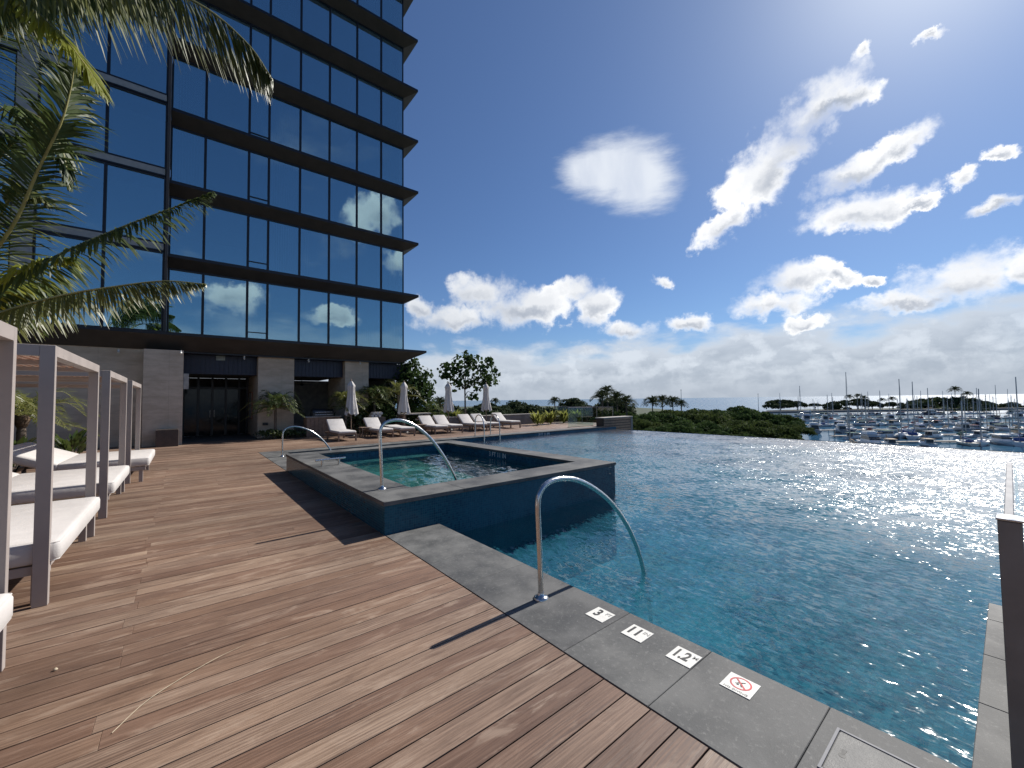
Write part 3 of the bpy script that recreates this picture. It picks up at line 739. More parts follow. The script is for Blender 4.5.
def make_daybed(loc, label, back=24):
    """origin at foot end centre on deck; the bed runs to -X, head raised"""
    e = empty('daybed', loc, label, 'day bed', 'white day beds in the cabanas')
    hw = 1.0; L = 2.1; sl = 1.28
    mb = MB(); pillow_bm(mb, -sl, 0, -hw, hw, .315, .485); mt = mb.build('mattress', 'white_cushion', e)
    def piping(x0, x1, z): k = .03; return [(x0+k, -hw+.012, z), (x1-k, -hw+.012, z), (x1-.012, -hw+k, z), (x1-.012, hw-k, z), (x1-k, hw-.012, z), (x0+k, hw-.012, z)]
    MB().tube(piping(-sl, 0, .468), .006, 6).tube(piping(-sl, 0, .332), .006, 6).build('piping', 'white_cushion', mt)
    M = Matrix.Translation((-sl-.005, 0, .315)) @ Matrix.Rotation(R(back), 4, 'Y')
    mb = MB(); pillow_bm(mb, -.86, -.004, -hw, hw, .0, .165, M); mb.build('back_cushion', 'white_cushion', e)
    mb = MB()
    for y in (-hw+.05, hw-.05): mb.box(-L, -.06, y-.025, y+.025, .235, .305, bev=.003)
    for x in (-L+.05, -1.2, -.11): mb.box(x-.025, x+.025, -hw+.076, hw-.076, .237, .303)
    mb.build('frame', 'cabana_paint', e)
    for x in (-.13, -L+.07):
        for y in (-hw+.08, hw-.08): MB().box(x-.03, x+.03, y-.03, y+.03, 0, .234, bev=.002).build('leg', 'cabana_paint', e)
    mb = MB()
    for y in (-hw+.15, 0, hw-.15): mb.tube([(-sl-.62*math.cos(R(back)), y, .31+.55*math.sin(R(back))), (-L+.12, y, .26)], .014, 8)
    mb.build('back_support', 'dark_metal', e)
    return e
cab_y = [1.67, 4.775, 7.87, 10.96]
cl = ['taupe cabana nearest the camera, only its far post in view', 'taupe slatted cabana second from the camera, its whole front frame visible',
      'taupe slatted cabana third from the camera', 'taupe cabana farthest from the camera, beside the stone wall']
c0 = make_cabana((CABX1, cab_y[0], 0), cl[0])
for y, l in zip(cab_y[1:], cl[1:]): copy_tree(c0, None, l, (CABX1, y, 0))
dlb = ['white day bed nearest the camera, just its foot corner in view', 'white day bed in the second cabana from the camera',
       'white day bed in the third cabana from the camera', 'white day bed with raised head in the farthest cabana']
d0 = make_daybed((-.745, cab_y[0]+1.03, 0), dlb[0])
for y, x, l in zip(cab_y[1:], (-.745, -.73, -.52), dlb[1:]): copy_tree(d0, None, l, (x, y+1.03, 0))

# ------------------------------------------------------------------ tower
YG, YT, XC = 22.15, 21.5, 9.88                  # glass plane, slab tips, glass corner
pitch = 3.085; Z1 = 4.45
slabz = [4.45]+[7.60+pitch*i for i in range(10)]   # slab undersides above the first glass storey
T = empty('hotel_tower', (3, 24, 0), 'dark glass hotel tower with thin projecting floor slabs rising above the deck', 'building')
toff = Vector((-3, -24, 0))
def tp(mb, name, mats, parent=None):
    o = mb.build(name, mats, parent or T)
    if parent is None: o.location = toff
    return o
XL = -16.
for z in slabz[1:]:
    mb = MB(); x1, y0, z1 = 10.53, YT, z+.13
    # thin dark nose, underside sloping down to the glass
    xi, yi, yb, zi = XC+.03, YG-.03, YG+9, z-.30
    A = [(-.60, y0, z), (x1, y0, z), (x1, yb, z), (-.60, y0, z1), (x1, y0, z1), (x1, yb, z1), (-.60, yb, z1), (-.60, yi, zi), (xi, yi, zi), (xi, yb, zi), (-.60, yb, zi)]
    mb.add(A, [(0, 1, 4, 3), (1, 2, 5, 4), (3, 4, 5, 6)], 0)
    mb.add(A, [(1, 0, 7, 8), (2, 1, 8, 9), (8, 7, 10, 9), (0, 3, 6, 10, 7)], 1)
    mb.add(A, [(2, 9, 10, 6, 5)], 1)
    tp(mb, 'floor_slab', ['mullion', 'slab_soffit'])
bounds = [-.60, .57, 2.20, 3.01, 4.37, 5.76, 7.18, 8.54, XC]
def window(x0, x1, z0, z1, y, narrow=False, m='facade_glass'):
    fr = MB(); w_ = .045
    fr.box(x0, x0+w_, y-.05, y+.06, z0, z1); fr.box(x1-w_, x1, y-.05, y+.06, z0, z1)
    fr.box(x0+w_, x1-w_, y-.05, y+.06, z0, z0+.07); fr.box(x0+w_, x1-w_, y-.05, y+.06, z1-.07, z1)
    if narrow: fr.box(x0+w_, x1-w_, y-.04, y+.05, z0+.42, z0+.46)
    f = tp(fr, 'window', 'mullion')
    p = MB().box(x0+w_+.002, x1-w_-.002, y-.004, y+.012, z0+.072, z1-.072).build('pane', m, f)
    return f
floors = []
for i in range(len(slabz)-1):
    zb = (slabz[i]+.135) if i else 4.41
    floors.append((zb, slabz[i+1]-.305))
for i, (z0, z1) in enumerate(floors[:8]):
    for k in range(8): window(bounds[k]+.002, bounds[k+1]-.002, z0, z1, YG, narrow=(k == 2))
# upper storeys, mostly outside the picture: one glazed screen each
mb = MB()
for i, (z0, z1) in enumerate(floors[8:]): mb.box(-.6, XC, YG-.004, YG+.012, z0, z1)
if mb.v: tp(mb, 'upper_glazing', 'facade_glass')
# east glass wall
mb = MB(); fr = MB()
for i, (z0, z1) in enumerate(floors):
    for k in range(6):
        y0 = YG+.07+k*1.45; mb.box(XC-.012, XC+.004, y0+.04, y0+1.41, z0+.05, z1-.05)
        fr.box(XC-.05, XC+.04, y0-.0, y0+.035, z0, z1)
tp(mb, 'side_glazing', 'facade_glass'); tp(fr, 'side_mullions', 'mullion')
# rooms behind the glass
mb = MB()
for i, (z0, z1) in enumerate(floors):
    mb.box(-9, XC-.1, YG+5.2, YG+5.3, z0, z1, 0)
    for x in (-.55, 2.97, 7.15): mb.box(x-.06, x+.06, YG+.9, YG+5.19, z0, z1, 0)
    mb.box(-.6, XC-.1, YG+.10, YG+5.15, z0-.003, z0+.012, 1)
tp(mb, 'room_walls', ['room_wall', 'room_floor'])
mb = MB(); rr = random.Random(5)
def drape(x0, x1, z0, z1, y):
    n = max(4, int((x1-x0)/.05)); vs = []; fs = []
    for k in range(n+1):
        x = x0+(x1-x0)*k/n; yy = y+(.03 if k % 2 else -.03); vs += [(x, yy, z0), (x, yy, z1)]
    for k in range(n): fs.append((2*k, 2*k+2, 2*k+3, 2*k+1))
    mb.add(vs, fs)
for i, (z0, z1) in enumerate(floors):
    for k in range(8):
        a, b = bounds[k], bounds[k+1]; r = rr.random()
        if k == 7: drape(b-.75, b-.1, z0, z1-.05, YG+.28)
        elif r < .35: drape(a+.06, b-.06, z0, z1-.05, YG+.28)
        elif r < .6: drape(a+.06, a+.06+(b-a)*rr.uniform(.25, .5), z0, z1-.05, YG+.28)
tp(mb, 'curtains', 'curtain')
# projecting glass bay on the left
YB = 21.35; bx = [(-.72, -2.45), (-2.45, -4.18), (-4.68, -6.4), (-6.4, -8.2), (-8.2, -10.)]
for i in range(8):
    z0 = (slabz[i]+.42) if i else 4.43; z1 = slabz[i+1]+.10
    for k, (b, a) in enumerate(bx):
        if k < 3 or i < 1: window(a+.002, b-.002, z0, z1, YB)
    mb = MB(); mb.box(-10, -.74, YB-.09, YB+1.4, z1+.002, z1+.055, 0); mb.box(-10, -.74, YB-.06, YB+1.4, z1+.057, z1+.315, 1)
    tp(mb, 'bay_band', ['mullion', 'bay_band'])
mb = MB(); mb.box(-.70, -.61, YB-.12, YG-.06, 4.41, 36, 0)
tp(mb, 'bay_fin', 'bronze')
mb = MB(); mb.box(-4.67, -4.19, YB-.14, YB+.4, 4.62, 36, 0)
tp(mb, 'bay_pier', 'bay_band')
# bay interior backing
mb = MB(); mb.box(-10, -.72, YB+3.5, YB+3.6, 4.6, 36, 0); tp(mb, 'bay_room_wall', 'room_wall')
mb = MB(); mb.box(XL, -10.05, YB-.1, YB+.3, 4.6, 36, 0); tp(mb, 'west_wall', 'dark_wall')
# canopy over the ground floor
mb = MB()
x1, y0, xi, yi, z0, z1, zi = 10.2, 19.9, 9.15, 20.7, 4.17, 4.28, 3.66
A = [(XL, y0, z0), (x1, y0, z0), (x1, 31, z0), (XL, y0, z1), (x1, y0, z1), (x1, 31, z1), (XL, 31, z1), (XL, yi, zi), (xi, yi, zi), (xi, 31, zi), (XL, 31, zi)]
mb.add(A, [(0, 1, 4, 3), (1, 2, 5, 4), (3, 4, 5, 6)], 2)
mb.add(A, [(1, 0, 7, 8), (2, 1, 8, 9), (0, 3, 6, 10, 7), (2, 9, 10, 6, 5)], 1)
mb.add(A, [(8, 7, 10, 9)], 2)
mb.box(XL, 9.1, 20.78, 31, 3.601, 3.659, 2)
tp(mb, 'canopy', ['bronze', 'slab_soffit', 'mullion'])
mb = MB(); mb.box(XL, 9.98, 21.95, 31, 4.282, 4.405, 0); tp(mb, 'canopy_upstand', 'mullion')
# ground floor piers and walls
mb = MB(); mb.box(-1.18, -.04, 19.98, 24.6, 0, 3.60); tp(mb, 'stone_wall', 'travertine')
mb = MB(); mb.box(-9.5, -1.184, 20.75, 21.0, 0, 3.66); tp(mb, 'recessed_wall', 'travertine')
mb = MB(); mb.box(2.53, 3.96, 20.95, 25.5, 0, 3.597); tp(mb, 'stone_pier', 'travertine')
mb = MB(); mb.box(6.25, 7.42, 20.95, 24.0, 0, 3.597); tp(mb, 'stone_pier', 'travertine')
def header(x0, x1, z0=2.80, z1=3.598, y=21.35):
    mb = MB(); mb.box(x0, x1, y, y+.18, z0, z1)
    x = x0+.08
    while x < x1-.02: mb.box(x, x+.025, y-.018, y-.0005, z0+.005, z1-.005); x += .16
    tp(mb, 'header_panel', 'navy_panel')
header(-.038, 2.528); header(3.962, 6.248); header(7.422, 10.0)
mb = MB(); mb.box(-.038, 2.528, 21.54, 25.4, 2.83, 2.95); mb.box(3.962, 6.248, 21.54, 26, 2.83, 2.95); mb.box(7.422, 10, 21.54, 26, 2.83, 2.95); tp(mb, 'soffit', 'dark_soffit')
# entrance glass doors
dr = MB(); yd = 24.4
for x in (-.03, .52, 1.06, 1.60, 2.14, 2.48): dr.box(x-.045, x+.045, yd-.05, yd+.05, .02, 2.826)
dr.box(.015, 2.435, yd-.048, yd+.048, 2.26, 2.36)
d_ = tp(dr, 'entrance_door', 'dark_metal')
for a, b in ((.02, .47), (.57, 1.01), (1.11, 1.55), (1.65, 2.09)): MB().box(a, b, yd-.008, yd+.008, .03, 2.25).build('pane', 'door_glass', d_)
for x in (.98, 1.14): MB().tube([(x, yd-.09, .9), (x, yd-.09, 1.25)], .014, 8).build('handle', 'steel', d_)
mb = MB(); mb.box(-.03, 2.52, 24.9, 25.0, 0, 2.8); tp(mb, 'lobby_wall', 'dark_wall')
mb = MB(); mb.box(3.96, 10.0, 26.0, 26.1, 0, 2.82); mb.box(9.0, 9.1, 21.54, 25.99, 0, 2.829); tp(mb, 'bar_back_wall', 'pale_stone')
nb = empty('notice_board', (2.50, 23.1, 1.45), 'pale framed notice board on the side wall of the dark entrance', 'notice board')
MB().box(-.02, .02, -.5, .5, -.65, .65, bev=.004).build('frame', 'orange_brown', nb); MB().box(-.028, -.021, -.44, .44, -.59, .59).build('sheet', 'pale_stone', nb)
wsn = empty('wall_sign', (.045, 19.99, 2.42), 'pale upright sign projecting from the stone wall by the entrance', 'sign')
MB().box(-.075, .085, -.02, .02, -.30, .30, bev=.004).build('plate', 'pale_stone', wsn); MB().box(-.05, -.035, -.024, -.0205, -.16, .16).build('mark', 'grey_ink', wsn)
es = empty('exit_sign', (1.19, 21.30, 3.49), 'small pale green exit sign fixed above the dark entrance', 'exit sign')
MB().box(-.16, .16, -.028, .028, -.09, .10, bev=.006).build('casing', 'sign_green', es); MB().box(-.11, .11, .0, .02, .102, .135).build('bracket', 'sign_green', es)
text('lettering', 'EXIT', .13, 'grey_ink', es, Matrix.Translation((0, -.031, 0)) @ Matrix.Rotation(R(90), 4, 'X'), .003)
for i, (x, y, l) in enumerate(((-1.9, 20.6, 'above the recessed stone wall'), (-.12, 19.9, 'on the corner above the entrance wall'), (2.0, 20.86, 'above the dark entrance'), (4.55, 20.86, 'above the shaded bar recess'), (6.95, 20.86, 'above the second stone pier'))):
    sp = empty('spot_light', (x, y, 3.60), 'small white spotlight under the canopy ' + l, 'spotlight', 'canopy spotlights')
    MB().lathe([(.03, .0), (.03, -.03), (.014, -.032), (.014, -.06)], 10).build('mount', 'white_paint', sp)
    MB().tube([(0, .02, -.05), (0, -.06, -.13)], .034, 10).build('head', 'white_paint', sp)
fan = empty('ceiling_fan', (4.75, 23.2, 2.83), 'dark ceiling fan hanging in the shaded bar recess', 'fan')
MB().lathe([(.015, 0), (.015, -.30), (.07, -.31), (.08, -.38), (.03, -.40)], 12).build('motor', 'dark_metal', fan)
for k in range(4):
    M = Matrix.Rotation(R(20+90*k), 4, 'Z'); MB().box(.08, .68, -.06, .06, -.352, -.344, M=M).build('blade', 'dark_metal', fan)
pb = empty('planter_box', (-.44, 19.62, 0), 'dark brown square planter box standing before the stone wall', 'planter')
mb = MB(); mb.box(-.33, .30, -.26, .26, 0, .62, bev=.006); mb.build('body', 'planter_brown', pb); MB().box(-.29, .26, -.22, .22, .60, .628).build('soil', 'soil', pb)
wu = empty('outlet_box', (2.82, 20.94, .62), 'small black outlet box low on the first stone pier', 'outlet box')
MB().box(-.10, .10, -.05, .0, -.06, .06, bev=.004).build('casing', 'dark_metal', wu); MB().box(-.07, .07, -.056, -.051, -.035, .035).build('cover', 'mullion', wu)
# service counter with a grill
gr = empty('grill_counter', (5.0, 20.2, 0), 'slatted wooden counter with a dark steel grill in the bar recess', 'grill counter')
mb = MB(); mb.box(-.72, .72, -.3, .3, 0, .86)
for k in range(9): mb.box(-.72+.163*k, -.72+.163*k+.13, -.318, -.301, .04, .82)
mb.build('counter', 'slat_wood', gr); MB().box(-.76, .76, -.34, .34, .862, .91, bev=.004).build('worktop', 'pale_stone', gr)
mb = MB(); mb.tube([(-.45, 0, 1.02), (.45, 0, 1.02)], .24, 18); mb.box(-.46, .46, -.26, .26, .912, 1.06); mb.build('grill_hood', 'dark_metal', gr)
MB().tube([(-.38, -.30, 1.10), (.38, -.30, 1.10)], .016, 8).build('handle', 'steel', gr); MB().tube([(-.38, -.29, .98), (.38, -.29, .98)], .016, 8).build('handle', 'steel', gr)

# ------------------------------------------------------------------ walls and beds round the terrace
gw = tag(MB().box(-6.0, -5.75, -4, 20.7, -.3, 2.05).build('garden_wall', 'dark_wall'), 'dark grey garden wall behind the cabana planting', 'wall')
tag(MB().box(-5.74, -3.27, 3.3, 20.6, -.25, .03).build('soil_bed', 'soil'), kind='structure')
tag(MB().box(-3.30, -3.255, 3.3, 14.96, -.2, .06).build('bed_edging', 'slate'), kind='structure')
lw = empty('planter_wall', (14, 19.7, 0), 'long low grey planter wall behind the row of loungers', 'wall')
MB().box(-4.2, 4.1, -.13, .13, -.2, .60).build('wall', 'concrete', lw); MB().box(-4.25, 4.15, -.17, .17, .601, .66, bev=.004).build('capping', 'pale_stone', lw)
tag(MB().box(9.8, 22, 19.84, 27, -.2, .35).build('hedge_soil', 'soil'), kind='structure')
sw = empty('slatted_wall', (19.4, 14.75, 0), 'wooden slatted wall at the far corner of the infinity edge', 'slatted wall')
mb = MB()
for k in range(6): mb.box(-1.15, 1.5, -.40, -.37, -.42+.15*k, -.315+.15*k)
mb.build('slats', 'slat_wood', sw)
MB().box(-1.16, 1.5, -.368, .15, -.5, .44).build('core', 'planter_brown', sw); MB().box(-1.2, 1.55, -.43, .2, .441, .50, bev=.004).build('capping', 'pale_stone', sw)
MB().box(1.37, 1.53, -.425, .19, -.5, .44).build('corner_post', 'concrete', sw)
gb2 = empty('terrace_balustrade', (18, 15.35, 0), 'clear glass balustrade panel beside the slatted wall at the terrace end', 'balustrade')
MB().box(-1.6, .5, -.008, .008, .03, 1.06).build('glass_panel', 'clear_glass', gb2); MB().box(-1.62, .52, -.025, .025, 1.061, 1.10, bev=.003).build('cap_rail', 'rail_cap', gb2)
MB().box(-1.62, .52, -.03, .03, 0, .029).build('shoe', 'post_metal', gb2)
gb3 = empty('terrace_balustrade', (20.6, 18, 0), 'clear glass balustrade along the far end of the lounger terrace', 'balustrade')
MB().box(-.008, .008, -2.5, 2.5, .03, 1.02).build('glass_panel', 'clear_glass', gb3); MB().box(-.025, .025, -2.5, 2.5, 1.021, 1.06).build('cap_rail', 'rail_cap', gb3)
for k in range(5): MB().box(-.02, .02, -2.49+1.24*k, -2.45+1.24*k, 0, 1.02).build('post', 'post_metal', gb3)

# ------------------------------------------------------------------ loungers, umbrellas
def make_lounger(name, loc, label, back=38, rz=0.):
    """foot towards -Y; origin on the ground under the middle"""
    e = empty(name, loc, label, 'lounger', 'white cushioned loungers facing the pool', rz)
    mb = MB()
    for x in (-.33, .33): mb.box(x-.025, x+.025, -.98, .98, .24, .30, bev=.003)
    for y in (-.955, 0, .955): mb.box(-.305, .305, y-.025, y+.025, .242, .298)
    for k in range(9): mb.box(-.304, .304, -.90+.13*k, -.83+.13*k, .285, .299)
    mb.build('frame', 'teak', e)
    for x in (-.33, .33):
        for y in (-.95, .62): MB().box(x-.03, x+.03, y-.03, y+.03, 0, .239, bev=.003).build('leg', 'teak', e)
    mb = MB(); pillow_bm(mb, -.34, .34, -.99, .28, .302, .405); mb.build('seat_cushion', 'white_cushion', e)
    M = Matrix.Translation((0, .29, .305)) @ Matrix.Rotation(R(back), 4, 'X')
    mb = MB(); pillow_bm(mb, -.34, .34, 0, .74, .0, .10, M); mb.build('back_cushion', 'white_cushion', e)
    mb = MB(); mb.box(-.33, .33, .01, .73, -.035, -.004, M=M)
    if back > 5:
        for x in (-.2, .2): mb.tube([M @ Vector((x, .5, -.03)), (x, .95, .27)], .012, 6)
    mb.build('back_frame', 'teak', e)
    return e
specs = [(347, 17.55, 38, 'cushioned lounger nearest the stone piers, standing alone at the left end of the row', 0),
         (385, 17.75, 38, 'raised white lounger beside the second stone pier, just left of the flat one', 0),
         (407, 17.75, 3, 'white lounger with its back laid flat', 0),
         (441, 17.75, 38, 'raised white lounger just right of the one laid flat', 0),
         (456, 17.75, 38, 'raised white lounger between the second and third umbrellas', 0),
         (481, 17.75, 38, 'raised white lounger directly below the third umbrella', 0),
         (494, 17.75, 38, 'raised white lounger directly below the fourth umbrella', 0),
         (515, 18.15, 38, 'white lounger at the far right end of the row, beside the planter wall', 0)]
for px, Y, bk, l, rz in specs:
    p = at_y(px, 432, Y-.9); make_lounger('sun_lounger', (p.x, Y, 0), l, bk, R(rz))
def make_umbrella(loc, label, seed):
    e = empty('folded_umbrella', loc, label, 'umbrella', 'folded white umbrellas behind the loungers'); rr = random.Random(seed)
    MB().lathe([(.26, 0), (.25, .05), (.06, .07), (.04, .22)], 18).build('base', 'dark_metal', e)
    MB().tube([(0, 0, .07), (0, 0, 2.5)], .022, 10).build('pole', 'teak', e)
    prof = [(.27, .98), (.25, 1.06), (.235, 1.2), (.185, 1.5), (.15, 1.8), (.135, 2.05), (.15, 2.2), (.175, 2.28), (.13, 2.37), (.05, 2.50)]
    S = 32; ph = rr.random()*6; vs = []
    for r, z in prof:
        for k in range(S):
            a = 2*math.pi*k/S; fold = 1+.22*math.cos(8*a+ph)*(1 if z < 2.1 else .5)+.10*math.cos(3*a+z*2+ph)
            zz = z+(.05*math.cos(8*a+ph)+.04*math.cos(3*a) if z < 1.1 else 0)
            vs.append((r*fold*math.cos(a), r*fold*math.sin(a), zz))
    mb = MB(); mb.add(vs, [(i*S+k, i*S+(k+1) % S, (i+1)*S+(k+1) % S, (i+1)*S+k) for i in range(len(prof)-1) for k in range(S)], 0, True)
    mb.add(vs[-S:], [tuple(range(S))]); mb.build('canopy', 'umbrella_cloth', e)
    MB().lathe([(.17, 1.52), (.165, 1.56), (.16, 1.6)], 18).build('strap', 'umbrella_cloth', e)
    MB().lathe([(.03, 2.49), (.035, 2.53), (.02, 2.57), (.004, 2.60)], 10).build('finial', 'teak', e)
    return e
for i, (x, l) in enumerate(((5.78, 'folded white umbrella before the second stone pier'), (8.27, 'folded white umbrella standing before the dark palms'), (10.72, 'folded white umbrella left of the slim open crowned tree trunk'), (13.14, 'folded white umbrella right of the slim tree, farthest of all'))):
    make_umbrella((x*19.0/18.5, 19.0, 0), l, i)
for i, (x, y, l) in enumerate(((6.25, 18.05, 'small wooden side table beside the first umbrella'), (8.9, 18.0, 'small wooden side table beside the second umbrella'), (12.3, 18.0, 'small wooden side table between the far loungers'))):
    e = empty('side_table', (x, y, 0), l, 'side table', 'side tables among the loungers')
    MB().box(-.22, .22, -.22, .22, .40, .43, bev=.003).build('table_top', 'teak', e)
    for sx in (-.18, .18):
        for sy in (-.18, .18): MB().box(sx-.018, sx+.018, sy-.018, sy+.018, 0, .399).build('leg', 'teak', e)
tw = empty('towel_stand', (7.25, 19.3, 0), 'pale stone towel stand with folded white towels behind the loungers', 'towel stand')
MB().box(-.34, .34, -.22, .22, 0, .80).build('cabinet', 'planter_brown', tw)
twl = empty('towel_stack', (7.2, 19.3, .80), 'stack of rolled white towels on the towel stand', 'towels')
for k in range(2):
    for j in range(3): MB().tube([(-.22+.17*j+.08*k, -.18, .07+.12*k), (-.22+.17*j+.08*k, .18, .07+.12*k)], .068, 10).build('towel', 'white_cushion', twl)
bt = empty('bar_table', (9.2, 19.6, 0), 'pale stone bar table under the second umbrella', 'table')
MB().box(-.62, .95, -.3, .3, .86, .93, bev=.004).build('table_top', 'pale_stone', bt)
for x in (-.5, .8): MB().box(x-.08, x+.08, -.2, .2, 0, .859).build('leg', 'slat_wood', bt)

# ------------------------------------------------------------------ foliage
def leaf_quads(c, nrm, size, aspect=.5, jitter=.6):
    """arrays of centres and normals -> leaf shaped 4-gons (rhombic, slightly folded)"""
    n = len(c); nrm = nrm+rng.normal(0, jitter, (n, 3)); nrm /= np.linalg.norm(nrm, axis=1)[:, None]+1e-9
    t = rng.normal(0, 1, (n, 3)); t -= nrm*(t*nrm).sum(1)[:, None]; t /= np.linalg.norm(t, axis=1)[:, None]+1e-9
    b = np.cross(nrm, t); s = (size*rng.uniform(.65, 1.35, n))[:, None]
    v = np.stack([c-t*s*.5, c-b*s*aspect*.5+t*s*.05+nrm*s*.06, c+t*s*.5, c+b*s*aspect*.5+t*s*.05+nrm*s*.06], 1).reshape(-1, 3)
    return v
def quads_mesh(name, v, m):
    n = len(v)//4; me = bpy.data.meshes.new(name)
    me.vertices.add(len(v)); me.vertices.foreach_set('co', v.astype(np.float32).ravel())
    me.loops.add(4*n); me.loops.foreach_set('vertex_index', np.arange(4*n, dtype=np.int32))
    me.polygons.add(n); me.polygons.foreach_set('loop_start', np.arange(0, 4*n, 4, dtype=np.int32))
    try: me.polygons.foreach_set('loop_total', np.full(n, 4, dtype=np.int32))
    except Exception: pass
    me.materials.append(MATS[m]); me.update(calc_edges=True); me.validate(); return me
def lobes_crown(rx, ry, rz, nl, n, size, flat=.45, lobe=(.28, .45), aspect=.6, low=.0):
    """points on many overlapping lobes inside a dome; gaps remain between lobes"""
    cs, rs = [], []
    for i in range(nl):
        a = rng.uniform(0, 2*math.pi); r = math.sqrt(rng.uniform(0, 1))*.85
        hz = math.sqrt(max(0, 1-r*r))
        cs.append((r*rx*math.cos(a), r*ry*math.sin(a), rz*(hz*rng.uniform(.35, .8)+low))); q = rng.uniform(*lobe); rs.append((q*rx, q*ry, q*max(rz, .5*rx)*flat*1.6))
    pick = rng.integers(0, nl, n); d = rng.normal(0, 1, (n, 3)); d[:, 2] = np.where(rng.uniform(0, 1, n) < .75, np.abs(d[:, 2]), d[:, 2]); d /= np.linalg.norm(d, axis=1)[:, None]
    rad = rng.uniform(.72, 1.05, n)[:, None]
    c = np.array(cs)[pick]+d*rad*np.array(rs)[pick]
    return leaf_quads(c, d, size, aspect)
def limb_tree(mb, h, spread, n, r0, mi=0, lean=0.):
    """tapered trunk dividing into limbs"""
    fork = h*.34
    mb.tube(bez([(0, 0, 0), (lean*.3, .02*h, fork*.5), (lean*.5, 0, fork)], 8), [r0*(1-.05*i) for i in range(9)], 8, mi)
    for k in range(n):
        a = 2*math.pi*(k+random.uniform(-.3, .3))/n; rr_ = spread*random.uniform(.6, 1)
        p = bez([(lean*.5, 0, fork*.97), (lean*.5+rr_*.35*math.cos(a), rr_*.35*math.sin(a), fork+(h-fork)*.45), (lean*.5+rr_*math.cos(a), rr_*math.sin(a), h*random.uniform(.62, .75))], 7)
        mb.tube(p, [r0*.55*(1-.11*i) for i in range(8)], 6, mi)
# -- far crowns (shared meshes)
far_meshes = {}
def far_crown(key, m, *a, **k):
    far_meshes[key] = quads_mesh('crown_' + key, lobes_crown(*a, **k), m)
far_crown('rain_a', 'canopy_leaf', 1, 1, .58, 90, 16000, .05, flat=.55, lobe=(.11, .2))
far_crown('rain_b', 'canopy_leaf_olive', 1, 1, .55, 80, 16000, .05, flat=.55, lobe=(.12, .22))
far_crown('rain_c', 'canopy_leaf', 1, .9, .5, 100, 16000, .05, flat=.55, lobe=(.10, .19))
far_crown('round_a', 'far_leaf', 1, 1, .95, 22, 3500, .13, flat=.6, lobe=(.3, .45))
far_crown('round_b', 'far_leaf', 1, .9, 1.1, 18, 3500, .13, flat=.6, lobe=(.3, .45))
far_crown('umb_a', 'far_leaf', 1, 1, .5, 26, 3600, .10, flat=.34, lobe=(.22, .36))
far_crown('umb_b', 'far_leaf', 1, .9, .62, 20, 3600, .10, flat=.36, lobe=(.25, .38))
trunk_mb = MB(); limb_tree(trunk_mb, 1.0, .55, 6, .055); TRUNK = trunk_mb.mesh('trunk_mesh', 'bark')
def far_tree(name, px, ytop, wpx, depth, key, label, group, base=LAND, squash=1.):
    top = at_depth(px, ytop, depth); r = wpx/2*depth/F
    cm = far_meshes[key]; zmax = max(v.co.z for v in cm.vertices)
    e = empty(name, (top.x, top.y, base), label, 'tree', group, random.uniform(0, 6.28))
    c = link('crown', cm, e); cz = r*squash; hgt = top.z-base
    c.scale = (r, r, cz); c.location = (0, 0, hgt-zmax*cz)
    t = link('trunk', TRUNK, e); t.scale = (min(hgt, r*1.3), min(hgt, r*1.3), max(1., hgt-zmax*cz*.45))
    return e
G1 = 'broad canopy trees in the park below the pool'
for i, (px, yt, wp, dp, key, l) in enumerate((
    (655, 411, 84, 70, 'rain_a', 'broad green rain tree just past the slatted wall'), (694, 408, 84, 84, 'rain_b', 'rounded rain tree in the middle of the park canopy'),
    (738, 405, 92, 92, 'rain_c', 'highest dome of the park canopy, toward the boats'), (774, 413, 58, 86, 'rain_a', 'rain tree sloping down from the highest dome toward the boats'),
    (793, 424, 40, 72, 'rain_b', 'small rain tree at the harbour end of the park canopy'), (636, 418, 66, 62, 'rain_b', 'olive rain tree beside the tall palm clump'),
    (688, 419, 96, 54, 'rain_a', 'nearest rain tree crown, right under the infinity edge'), (750, 419, 84, 58, 'rain_b', 'olive crown low at the infinity edge below the highest dome'),
    (778, 430, 50, 60, 'rain_a', 'lowest small crown closest to the boats'), (618, 411, 60, 88, 'rain_a', 'dark rain tree behind the slatted wall'),
    (716, 429, 110, 46, 'rain_c', 'low crown peeping over the middle of the infinity edge'), (668, 409, 50, 112, 'rain_b', 'far rain tree below the slender pole'))):
    far_tree('rain_tree', px, yt, wp, dp, key, l, G1, LAND, 1.25)
G2 = 'round trees on the skyline beyond the terrace'
for i, (px, yt, wp, dp, key, l, bs) in enumerate((
    (487, 403, 44, 120, 'round_a', 'dark round tree behind the fourth umbrella', 0), (508, 400, 34, 140, 'round_b', 'dark dome shaped tree right of the fourth umbrella', 0), (527, 405, 30, 110, 'round_a', 'low round tree right of the dome shaped tree', 0),
    (541, 404, 32, 125, 'round_b', 'round tree above the left golden plants', 0), (573, 398, 30, 150, 'round_a', 'tall round tree on the skyline above the golden plants', 0), (560, 406, 40, 100, 'round_b', 'bushy tree just behind the golden plants', 0),
    (588, 405, 40, 95, 'round_a', 'bushy tree behind the terrace glass panel', 0), (432, 402, 46, 90, 'round_b', 'dark tree left of the slim tree trunk', 0), (468, 408, 46, 80, 'round_a', 'low dark tree behind the slim tree trunk', 0),
    (505, 410, 60, 70, 'round_b', 'wide low tree filling behind the planter wall', 0), (612, 398, 40, 110, 'round_a', 'dark tree among the tall palm clump', 0))):
    far_tree('round_tree', px, yt-.5, wp*1.3, dp, key, l, G2, LAND, .9)
G3 = 'trees on the far park across the harbour'
PB = SEA+1.3
